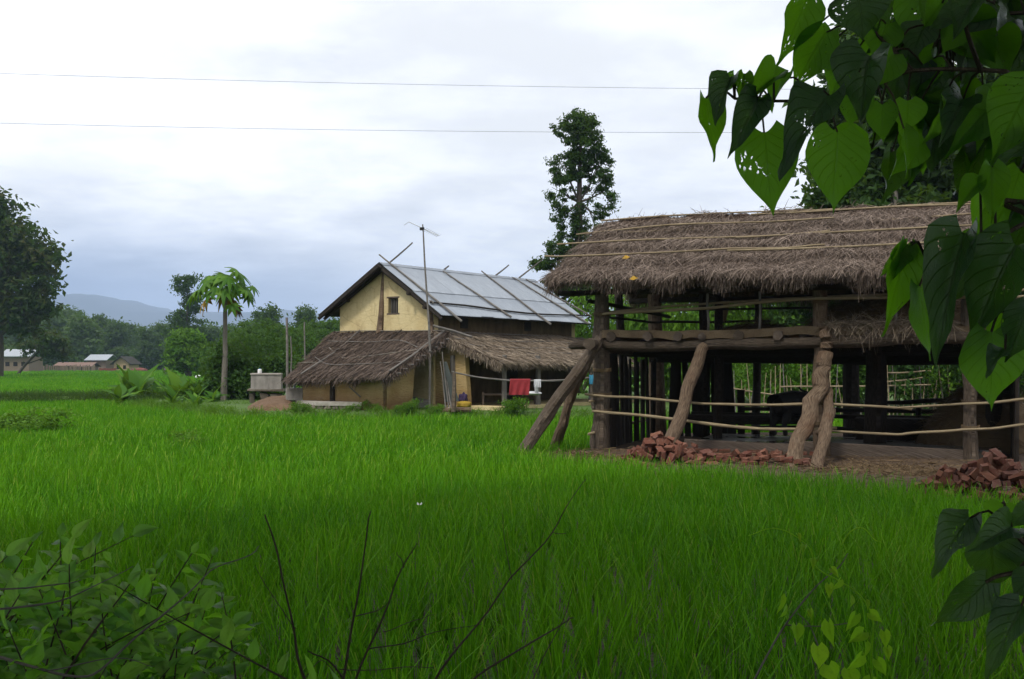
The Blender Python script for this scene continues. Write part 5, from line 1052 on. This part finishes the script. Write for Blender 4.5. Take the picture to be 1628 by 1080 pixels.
# far houses
def far_house(px0, px1, pyb, pye, pyr, y, m, rm, label, name='far_house', depth=6., gable=False, win=2):
    b = P((px0 + px1) / 2, pyb, y); b[2] = .3; r = thing(name, b, label, 'house'); w = (px1 - px0) / F * y; ze, zr = EYE + (HY - pye) / F * y, EYE + (HY - pyr) / F * y; x0, x1 = b[0] - w / 2, b[0] + w / 2; y0, y1 = y, y + depth
    g = G()
    if gable: prism(g, [(x0, .2), (x0, ze), (b[0], zr), (x1, ze), (x1, .2)], lambda x, z: np.array([x, y0, z]), lambda x, z: np.array([x, y1, z]))
    else: g.box((b[0], y + depth / 2, (ze + .2) / 2), (w, depth, ze - .2))
    g.build('wall', M[m], r)
    for s_ in (-1, 1):
        g = G()
        if gable:
            e = np.array([s_ * (w / 2 + .6), 0, -(zr - ze) * (w / 2 + .6) / (w / 2)]); V = [np.array([b[0], y0 - .7, zr + .06]), np.array([b[0], y1 + .5, zr + .06])]; V += [V[1] + e, V[0] + e]
        else: V = [np.array([x0 - .5, y + depth / 2, zr]), np.array([x1 + .5, y + depth / 2, zr]), np.array([x1 + .5, y + depth / 2 - s_ * (depth / 2 + .6), ze - .05]), np.array([x0 - .5, y + depth / 2 - s_ * (depth / 2 + .6), ze - .05])]
        V = V + [v + [0, 0, .12] for v in V]; g.add(V, [[0, 1, 2, 3], [7, 6, 5, 4], [0, 4, 5, 1], [1, 5, 6, 2], [2, 6, 7, 3], [3, 7, 4, 0]]).build('roof', M[rm], r)
    for k in range(win): xx = x0 + w * (k + .7) / (win + .4); g = G(); g.box((xx, y0 - .02, .3 + (ze - .3) * .55), (w * .09 + .3, .08, .8)); g.build('window', M['dark'], r)
    return r
far_house(3, 46, 590, 567, 556, 205, 'farbrown', 'fartin', 'far brown house with long pale tin roof beside the big edge tree', win=3)
far_house(139, 168, 590, 573, 564.5, 228, 'farbrown', 'fartin', 'far brown house with bright tin roof before the wood', win=1)
far_house(181, 205, 591, 577, 568, 224, 'farwall', 'roofdark', 'far yellowish gabled house beside the red brick wall', gable=True, win=2)
far_house(120, 144, 591, 583, 577, 222, 'farbrown', 'farthatch', 'low far hut with brown thatched roof', 'far_hut', 4., win=1)
far_house(90, 118, 591, 582, 577, 226, 'farbrown', 'farthatch', 'low far thatched shed beside the stick fence', 'far_hut', 4., win=0)
fr = thing('far_fence', P(100, 591, 218) * [1, 1, 0] + [0, 0, .3], 'far grey brown stick fence in front of the distant huts', 'fence')
for k in range(46):
    px = 30 + k * 2.7 + rng.normal(0, .6); x = (px - CX) / F * 218; G().box((x, 218 + rng.normal(0, .2), .3 + .75), (.2, .12, rng.uniform(1.2, 1.9)), None, .03).build('stake', M['farbrown'], fr)
bw = thing('far_brick_stack', P(172, 592, 214) * [1, 1, 0] + [0, 0, .3], 'low red brick stack beside the far yellow house', 'brick stack')
for k in range(8): 
    x = (160 + k * 3.3 - CX) / F * 214; G().box((x, 214, .75), (.40, .5, rng.uniform(.75, 1.05)), None, .03).build('brick_column', M['rust'], bw)
q = P(223, 590, 214); lump('brick_heap', (q[0], q[1], .3), (1.6, .8, .55), M['rust'], 'far reddish brown heap right of the yellow house', 'heap', 15)
o = G().tube([PG(262, 600, .35) + [0, 0, -.2], P(262, 587, 132)], .14, 6).build('fence_post', M['greypole'], loc=PG(262, 600, .35)); tag(o, 'single short post standing in the far rice field', 'post')
q = P(315, 599, 112); lump('sack', (q[0], q[1], .62), (.32, .3, .2), M['white'], 'white bundle lying in the rice left of the papaya', 'bundle', 18, amp=.05)

# ------------------------------------------------------------------ overhanging broad-leaved tree at the right
bt = thing('overhanging_tree', (2.6, 1.6, .55), 'tree with large heart-shaped leaves overhanging from the right', 'tree')
G().tube([(2.6, 1.6, .3), (2.55, 1.65, 1.8), (2.3, 1.8, 3.2), (1.6, 1.4, 5.0), (.8, .2, 6.4)], [.16, .14, .12, .09, .05], 10, .01, 5).build('trunk', M['trunk'], bt)
BRN = [[(2.4, 1.72, 2.75), P(1700, 128, 2.45), P(1600, 114, 2.45), P(1450, 113, 2.45), P(1339, 150, 2.4), P(1255, 161, 2.35), P(1168, 157, 2.3)],
       [P(1450, 113, 2.45), P(1420, 80, 2.5), P(1388, 46, 2.5), P(1375, -20, 2.5)], [P(1560, 114, 2.45), P(1540, 60, 2.4), P(1530, 10, 2.4), P(1526, -40, 2.4)],
       [(2.5, 1.7, 2.2), P(1700, 330, 2.1), P(1640, 350, 2.05), P(1560, 390, 2.0), P(1470, 410, 2.0)], [P(1640, 350, 2.05), P(1625, 440, 1.95), P(1600, 500, 1.9)],
       [(2.55, 1.65, 1.5), P(1720, 880, 2.0), P(1640, 905, 1.95), P(1590, 915, 1.9), P(1567, 926, 1.9)], [P(1660, 895, 1.95), P(1615, 850, 1.95), P(1600, 835, 1.95)], [P(1690, 890, 1.95), P(1640, 960, 1.9)], [P(1650, 20, 2.6), P(1600, 22, 2.6), P(1500, 30, 2.7)],
       [(2.35, 1.8, 3.0), P(1650, 20, 2.6)]]
for k, b in enumerate(BRN): G().tube(b, np.linspace(.0065, .003, len(b)) if k in (0, 3, 5, 9) else np.linspace(.006, .003, len(b)), 7, 0, 4).build('branch', M['twig'], bt)
BP = np.vstack([np.linspace(np.asarray(a), np.asarray(c), 8) for b in BRN for a, c in zip(b[:-1], b[1:])])
HL = [leaf_mesh('leaf', HEART, 12, 8, f, d, w, .13, 40 + k, M['heartleaf'], c) for k, (f, d, w, c) in enumerate(((.06, .10, .03, .0), (.18, .22, .05, .1), (.30, .18, .05, -.15), (.45, .25, .06, .2), (.12, .34, .05, -.1)))]
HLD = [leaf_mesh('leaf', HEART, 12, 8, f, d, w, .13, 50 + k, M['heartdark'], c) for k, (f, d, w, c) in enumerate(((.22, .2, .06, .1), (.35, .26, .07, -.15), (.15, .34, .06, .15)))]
HLY = [leaf_mesh('leaf', HEART, 12, 8, .2, .25, .06, .2, 60 + k, M['heartlight'], .1) for k in range(2)]
twg = G()
def hleaf(bx, by, tx, ty, w, y, dy=0., kind=0, face=(0, -1, .15), mesh=None):
    b, t = P(bx, by, y), P(tx, ty, y + dy); o = put_leaf('leaf', mesh or HL[kind], bt, b, t, face, w / F * y * 1.02 / .95)
    d = np.linalg.norm(BP - b, axis=1); q = BP[np.argmin(d)]
    if d.min() > .005: m_ = (b + q) / 2 + [0, 0, .02]; twg.tube([b, m_, q], [.0022, .0024, .003], 5, 0, 2)
    return o
LV = [(1215, 211, 1233, 342, 95, 2.30, -.02, 0), (1331, 210, 1332, 338, 105, 2.35, -.02, 0), (1318, 152, 1232, 238, 74, 2.28, -.1, 2), (1366, 145, 1350, 202, 52, 2.42, 0, 0), (1285, -4, 1243, 104, 60, 2.45, 0, 1), (1314, 52, 1258, 146, 62, 2.45, .05, 1),
      (1162, 124, 1130, 188, 46, 2.28, -.04, 2), (1122, 156, 1143, 253, 44, 2.32, 0, 1), (1230, 124, 1186, 157, 40, 2.34, -.06, 3), (1205, 156, 1160, 240, 50, 2.30, -.05, 2), (1257, 124, 1219, 163, 40, 2.4, -.03, 3), (1183, 118, 1176, 160, 28, 2.3, 0, 3), (1222, 158, 1205, 182, 26, 2.3, 0, 1),
      (1386, 89, 1358, 180, 92, 2.3, -.06, 4), (1422, 86, 1384, 140, 56, 2.36, 0, 1), (1363, -4, 1370, 62, 90, 2.4, 0, 4), (1408, 38, 1394, 96, 64, 2.5, 0, 0), (1403, 166, 1405, 226, 46, 2.42, 0, 0), (1443, 160, 1448, 212, 66, 2.5, 0, 0), (1437, 205, 1450, 281, 30, 2.4, 0, 1), (1350, 100, 1318, 150, 58, 2.55, 0, 1), (1322, 70, 1300, 118, 50, 2.6, 0, 0), (1300, 40, 1290, 90, 44, 2.6, 0, 0),
      (1640, 140, 1578, 250, 96, 2.0, 0, 1), (1645, 225, 1572, 262, 60, 2.0, .05, 2), (1578, 264, 1580, 354, 46, 1.95, 0, 1), (1558, 292, 1520, 331, 34, 1.95, 0, 3), (1600, 330, 1560, 400, 60, 2.1, 0, 1), (1622, 270, 1600, 345, 60, 2.1, .05, 0), (1632, 330, 1612, 420, 70, 2.1, .05, 4),
      (1534, 19, 1478, 40, 46, 2.4, 0, 2), (1552, -2, 1512, 56, 48, 2.35, 0, 2), (1585, 8, 1598, 52, 56, 2.4, 0, 4), (1498, 5, 1470, 44, 40, 2.5, 0, 1), (1524, 42, 1500, 86, 44, 2.5, 0, 0), (1470, 40, 1440, 90, 60, 2.55, 0, 4),
      (1532, 372, 1474, 564, 70, 1.9, -.05, 2), (1462, 455, 1488, 573, 74, 1.96, 0, 0), (1440, 395, 1413, 535, 50, 1.98, 0, 1), (1560, 432, 1506, 474, 50, 1.95, 0, 4), (1618, 392, 1534, 538, 100, 1.86, 0, 4), (1576, 528, 1585, 654, 118, 1.86, 0, 0), (1610, 478, 1568, 560, 50, 1.9, 0, 1), (1634, 490, 1602, 574, 66, 1.82, 0, 4), (1598, 556, 1564, 580, 34, 1.8, -.04, 2), (1576, 378, 1562, 416, 26, 1.95, 0, 3), (1545, 372, 1528, 412, 34, 2.0, 0, 1),
      (1542, 824, 1474, 898, 58, 1.95, -.03, 3), (1608, 838, 1546, 866, 50, 1.9, -.06, 4), (1577, 850, 1582, 947, 84, 2.0, 0, 0), (1568, 925, 1489, 999, 62, 1.9, 0, 1), (1624, 964, 1560, 1076, 52, 1.86, -.02, 2), (1594, 800, 1586, 834, 50, 1.98, 0, 0), (1640, 808, 1602, 836, 34, 1.9, 0, 3), (1640, 912, 1610, 950, 50, 1.9, 0, 1), (1640, 830, 1616, 880, 60, 1.98, 0, 0)]
for k, (bx, by, tx, ty, w, y, dy, kd) in enumerate(LV):
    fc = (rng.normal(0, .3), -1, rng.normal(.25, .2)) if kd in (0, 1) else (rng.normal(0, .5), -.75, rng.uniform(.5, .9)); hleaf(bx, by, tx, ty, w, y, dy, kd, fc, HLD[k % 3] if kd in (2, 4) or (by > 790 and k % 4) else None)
for bx, by, tx, ty, w in ((1441, 392, 1404, 440, 34), (1450, 392, 1446, 420, 22), (1430, 400, 1416, 452, 30), (1168, 120, 1150, 150, 22), (1204, 160, 1196, 186, 18)): hleaf(bx, by, tx, ty, w, 1.97 if bx > 1300 else 2.3, 0, 0, (rng.normal(0, .4), -1, .2), HLY[bx % 2])
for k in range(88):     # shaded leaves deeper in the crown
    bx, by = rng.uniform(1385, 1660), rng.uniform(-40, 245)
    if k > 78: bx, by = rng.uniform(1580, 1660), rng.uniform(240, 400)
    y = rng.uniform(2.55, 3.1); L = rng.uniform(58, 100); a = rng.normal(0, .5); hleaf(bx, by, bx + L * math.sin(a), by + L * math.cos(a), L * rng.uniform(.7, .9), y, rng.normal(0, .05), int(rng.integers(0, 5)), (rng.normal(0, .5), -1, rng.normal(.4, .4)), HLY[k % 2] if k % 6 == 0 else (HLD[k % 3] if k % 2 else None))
tag(twg.build('leaf_stalk', M['twig'], bt), kind='stuff')
# its crown over and behind the viewer, unseen, widened to shade the rice
g = G(); n = 24000; c = np.column_stack([rng.uniform(-12, 13, n), rng.uniform(-10, 13, n), rng.uniform(0, 1, n)]); c[:, 2] = np.maximum(4.3 + 2.8 * c[:, 2], 3.8 + .46 * np.maximum(c[:, 1], 0) + c[:, 2] * 2.5)
c = c[(np.hypot(c[:, 0] - .8, c[:, 1] - 1.2) + .8 * vnoise(c[:, 0], c[:, 1], 77, 1.5) < 11.2)]; n = len(c); g.cards(c, rng.normal(0, .5, (n, 3)) + [0, 0, 1], rng.uniform(.3, .55, n), .75); o = g.build('crown', M['leaf_mid'], bt); tag(o, kind='stuff')
for e in ((-6, -4, 6.5), (-5, 4, 7.5), (7, -3, 6.5), (1, -7, 6.4), (6, 4, 7.5), (1, 7, 8.5)): G().tube([(1.6, 1.4, 5.0), (np.array(e) + [1.6, 1.4, 5.0]) / 2 + [0, 0, .2], e], [.07, .05, .02], 7, 0, 4).build('limb', M['trunk'], bt)

# ------------------------------------------------------------------ foreground shrub, dead twigs, vine
sh = thing('roadside_shrub', (-1.5, 3.1, .5), 'leafy green shrub at the foot of the roadside bank', 'shrub')
SL = [leaf_mesh('leaf', OVAL, 7, 4, .2, .28, .03, 0, 80 + k, M['shrubleaf']) for k in range(4)]
cnt = 0
for k, (tx, ty, y) in enumerate(((12, 884, 3.3), (52, 862, 3.4), (96, 852, 3.5), (118, 856, 3.3), (152, 868, 3.6), (212, 852, 3.5), (250, 905, 3.6), (305, 880, 3.7), (338, 884, 3.7), (352, 942, 3.8), (372, 992, 3.7), (392, 1006, 3.8), (330, 1050, 3.6), (284, 985, 3.4), (182, 930, 3.3), (104, 935, 3.2), (32, 945, 3.1), (124, 1010, 3.2), (222, 1010, 3.3), (62, 1024, 3.0), (170, 1058, 3.1), (270, 1062, 3.3), (14, 1000, 2.9), (-14, 900, 3.2), (78, 905, 3.5), (196, 975, 3.5), (40, 1060, 3.3), (110, 1075, 3.4), (150, 1000, 3.4), (90, 985, 3.45), (230, 1055, 3.5), (10, 1050, 3.2)) + tuple((x, 890 + .35 * abs(x - 130) + 12 * (x % 5), 3.0 + .012 * (x % 47)) for x in range(-10, 330, 24))):
    t = P(tx, ty, y); b = np.array([-1.75 + .55 * rng.normal() + .25 * (t[0] + 1.5), 3.05 + .2 * rng.normal(), .45]); m_ = b * .42 + t * .58 + np.array([.13 * rng.normal(), .05 * rng.normal(), .02 + .05 * rng.normal()]); st = G(); st.tube([b, m_, t], [.006, .004, .0015], 6, .002, 5).build('stem', M['twig'], sh)
    nl = 18; side = 1; d0 = nrm(t - m_)
    for j in range(nl):
        f = .1 + .9 * j / (nl - 1); p = m_ * (1 - f) + t * f + (b * 0); p = (1 - f) ** 2 * m_ + 2 * f * (1 - f) * (m_ + t) / 2 + f * f * t; side = -side
        w = nrm(np.cross(d0, [rng.normal(0, .3), -1, .3])) * side; d = nrm(w * 1.0 + d0 * .45 + np.array([0, rng.normal(0, .45), .12 + rng.normal(0, .25)])) if j < nl - 1 else d0
        L = rng.uniform(.06, .125) * (1 - .25 * f); put_leaf('leaf', SL[cnt % 4], sh, p, p + d * L, [rng.normal(0, .4), (-.6 if cnt % 3 else .25) + rng.normal(0, .35), .9], L * rng.uniform(.95, 1.25)); cnt += 1
def twigs(name, paths, label, m='twig', cat='twigs', base=None):
    b0 = np.asarray(base if base is not None else P(*paths[0][0][0])); r = thing(name, b0, label, cat)
    for pts, r0, r1 in paths: G().tube([P(*q) for q in pts], np.linspace(r0, r1, len(pts)) * .62, 6, .003, 4).build('twig', M[m], r, smooth=True)
    return r
twigs('dead_branch', [([(-60, 1040, 2.9), (0, 1046, 2.9), (60, 1062, 2.9), (120, 1076, 2.9), (160, 1066, 2.95), (230, 1000, 3.1), (300, 945, 3.2), (345, 905, 3.3), (400, 882, 3.4), (412, 868, 3.45)], .008, .002), ([(-40, 968, 2.8), (20, 966, 2.8), (80, 958, 2.85), (140, 936, 2.9), (212, 900, 3.0)], .006, .002), ([(-40, 936, 2.9), (40, 934, 2.9), (130, 922, 3.0)], .005, .002), ([(80, 1066, 2.9), (180, 1045, 3.0), (245, 1060, 3.1)], .003, .0015)], 'pale bent dead branch arching across the front of the shrub', 'greypole', 'branch', (-1.5, 2.6, .55))
twigs('dead_twigs', [([(505, 1140, 3.6), (478, 1060, 3.6), (470, 1000, 3.6), (450, 920, 3.6), (432, 850, 3.6), (421, 818, 3.6)], .009, .0035), ([(560, 1110, 3.6), (530, 1060, 3.6), (490, 1035, 3.6)], .006, .004), ([(470, 1000, 3.6), (430, 940, 3.6), (405, 900, 3.65)], .003, .0015), ([(480, 1085, 3.6), (510, 1050, 3.65), (535, 1075, 3.65)], .003, .002)], 'dark upright dead twig standing in the rice beside the shrub', base=(-.7, 3.5, .3))
twigs('dead_twigs', [([(528, 1180, 3.5), (548, 1070, 3.5), (562, 980, 3.5), (577, 890, 3.5), (590, 812, 3.5)], .009, .003), ([(540, 1170, 3.45), (575, 1060, 3.45), (620, 960, 3.45), (642, 902, 3.45), (663, 864, 3.45)], .008, .0025), ([(642, 903, 3.45), (636, 888, 3.45), (632, 878, 3.45)], .003, .002), ([(566, 980, 3.5), (600, 970, 3.5), (615, 958, 3.5)], .004, .002), ([(585, 1032, 3.45), (640, 1025, 3.4), (690, 1006, 3.4), (765, 993, 3.4)], .0045, .0015), ([(610, 1005, 3.45), (660, 985, 3.45), (690, 978, 3.45)], .003, .0012), ([(540, 1064, 3.4), (620, 1064, 3.4), (690, 1062, 3.4)], .003, .002)], 'brown forked dead twigs in the middle of the near rice', base=(-.55, 3.4, .3))
twigs('dead_twigs', [([(640, 1170, 3.4), (700, 1065, 3.4), (760, 990, 3.5), (815, 920, 3.6), (878, 845, 3.7), (905, 800, 3.75), (932, 762, 3.8)], .007, .0018), ([(878, 846, 3.7), (900, 848, 3.7)], .003, .0015), ([(814, 922, 3.6), (806, 880, 3.6), (798, 815, 3.6)], .003, .0012), ([(700, 1130, 3.3), (760, 1072, 3.3), (830, 1030, 3.35), (885, 1000, 3.4), (912, 982, 3.4)], .007, .003), ([(830, 1120, 3.3), (860, 1050, 3.35), (895, 985, 3.4), (910, 935, 3.4)], .004, .0012)], 'long slanting dead twig reaching up toward the brick heap', base=(-.35, 3.3, .3))
vin = thing('vine', P(1190, 1130, 3.3), 'thin climbing vine with small yellow-green heart leaves on a dead stem', 'vine')
VP = [[(1150, 1180, 3.3), (1210, 1060, 3.3), (1250, 990, 3.3), (1300, 930, 3.35), (1335, 900, 3.4), (1348, 880, 3.4)], [(1395, 1150, 3.3), (1385, 1060, 3.3), (1388, 990, 3.3), (1370, 950, 3.3), (1335, 925, 3.32), (1298, 902, 3.35), (1288, 875, 3.35), (1270, 855, 3.35), (1230, 840, 3.35), (1190, 852, 3.35)], [(1330, 1130, 3.3), (1312, 1060, 3.3), (1290, 1000, 3.3), (1268, 975, 3.3)], [(1250, 994, 3.3), (1300, 996, 3.3), (1355, 990, 3.3)], [(1338, 866, 3.4), (1352, 846, 3.4), (1372, 840, 3.4), (1390, 858, 3.4), (1400, 862, 3.4)], [(1330, 905, 3.4), (1334, 880, 3.4), (1338, 866, 3.4)]]
for k, v in enumerate(VP): G().tube([P(*q) for q in v], np.linspace(.0036 if k < 3 else .0022, .0015, len(v)), 6, .001, 4).build('stem', M['greypole'] if k in (0, 2, 3) else M['vineleaf'], vin, smooth=True)
VL = [leaf_mesh('leaf', HEART, 6, 4, .2, .2, .03, .2, 90 + k, M['vineleaf']) for k in range(3)]
for k, (bx, by, L, a, w) in enumerate(((1242, 948, 28, -.1, 13), (1265, 995, 26, .2, 24), (1318, 990, 38, .1, 22), (1360, 978, 28, -.5, 18), (1372, 1005, 26, -.9, 24), (1300, 1028, 36, .1, 32), (1318, 1058, 30, .3, 38), (1368, 1042, 30, -.6, 22), (1350, 1066, 30, .2, 30), (1384, 975, 22, .9, 18), (1405, 1005, 26, .2, 18), (1395, 1050, 28, .5, 20), (1318, 930, 20, 0, 14), (1322, 905, 16, .8, 12), (1352, 948, 16, .2, 14), (1292, 890, 14, .1, 10), (1268, 850, 12, .5, 8), (1288, 970, 14, .1, 10), (1376, 1022, 22, .1, 14), (1335, 922, 20, -.5, 14), (1248, 965, 20, -.3, 12), (1385, 1080, 28, -.4, 24), (1410, 1030, 20, .2, 14), (1280, 868, 12, -.4, 9), (1376, 955, 14, .4, 10))):
    put_leaf('leaf', VL[k % 3], vin, P(bx, by, 3.28), P(bx + L * math.sin(a), by + L * math.cos(a), 3.25), (rng.normal(0, .5), -1, rng.normal(.4, .3)), w / F * 3.28)

# ------------------------------------------------------------------ wires and a butterfly
for (ya_, yb_, lab) in ((117, 143, 'upper thin overhead wire crossing the pale sky'), (196, 210, 'lower thin overhead wire crossing the pale sky')):
    yw = 17.; q = []
    for x in np.linspace(-1500, 3200, 40):
        f = (x - 0) / 1480; sag = 6 * (4 * (f - .5) ** 2 - 1); q.append(P(x, ya_ + (yb_ - ya_) * f - sag, yw))
    o = G().tube(q, .0026, 5).build('overhead_wire', M['wire'], loc=q[20]); tag(o, lab, 'wire')
bf = thing('butterfly', P(667, 802, 11), 'small white butterfly over the near rice', 'butterfly'); c = P(667, 802, 11)
for s_ in (-1, 1): G().add([c, c + [.022 * s_, .012, .02], c + [.028 * s_, -.01, .004], c + [.012 * s_, -.02, -.006]], [[0, 1, 2, 3]]).build('wing', M['white'], bf)
G().tube([c + [0, .012, 0], c + [0, -.02, 0]], .003, 5).build('body', M['black'], bf)

# ------------------------------------------------------------------ haze in the valley air
g = G(); g.box((0, 2900, 168.5), (18400, 6600, 339)); hz = g.build('haze', M['white']); tag(hz, 'pale blue haze over the valley', 'haze', kind='stuff')
hm = bpy.data.materials.new('haze_air'); hm.use_nodes = True; t = hm.node_tree; t.nodes.clear(); pv = t.nodes.new('ShaderNodeVolumePrincipled'); ou = t.nodes.new('ShaderNodeOutputMaterial')
pv.inputs['Color'].default_value = (.53, .68, .95, 1); pv.inputs['Density'].default_value = 2.4e-4; t.links.new(pv.outputs[0], ou.inputs['Volume']); hz.data.materials.clear(); hz.data.materials.append(hm)
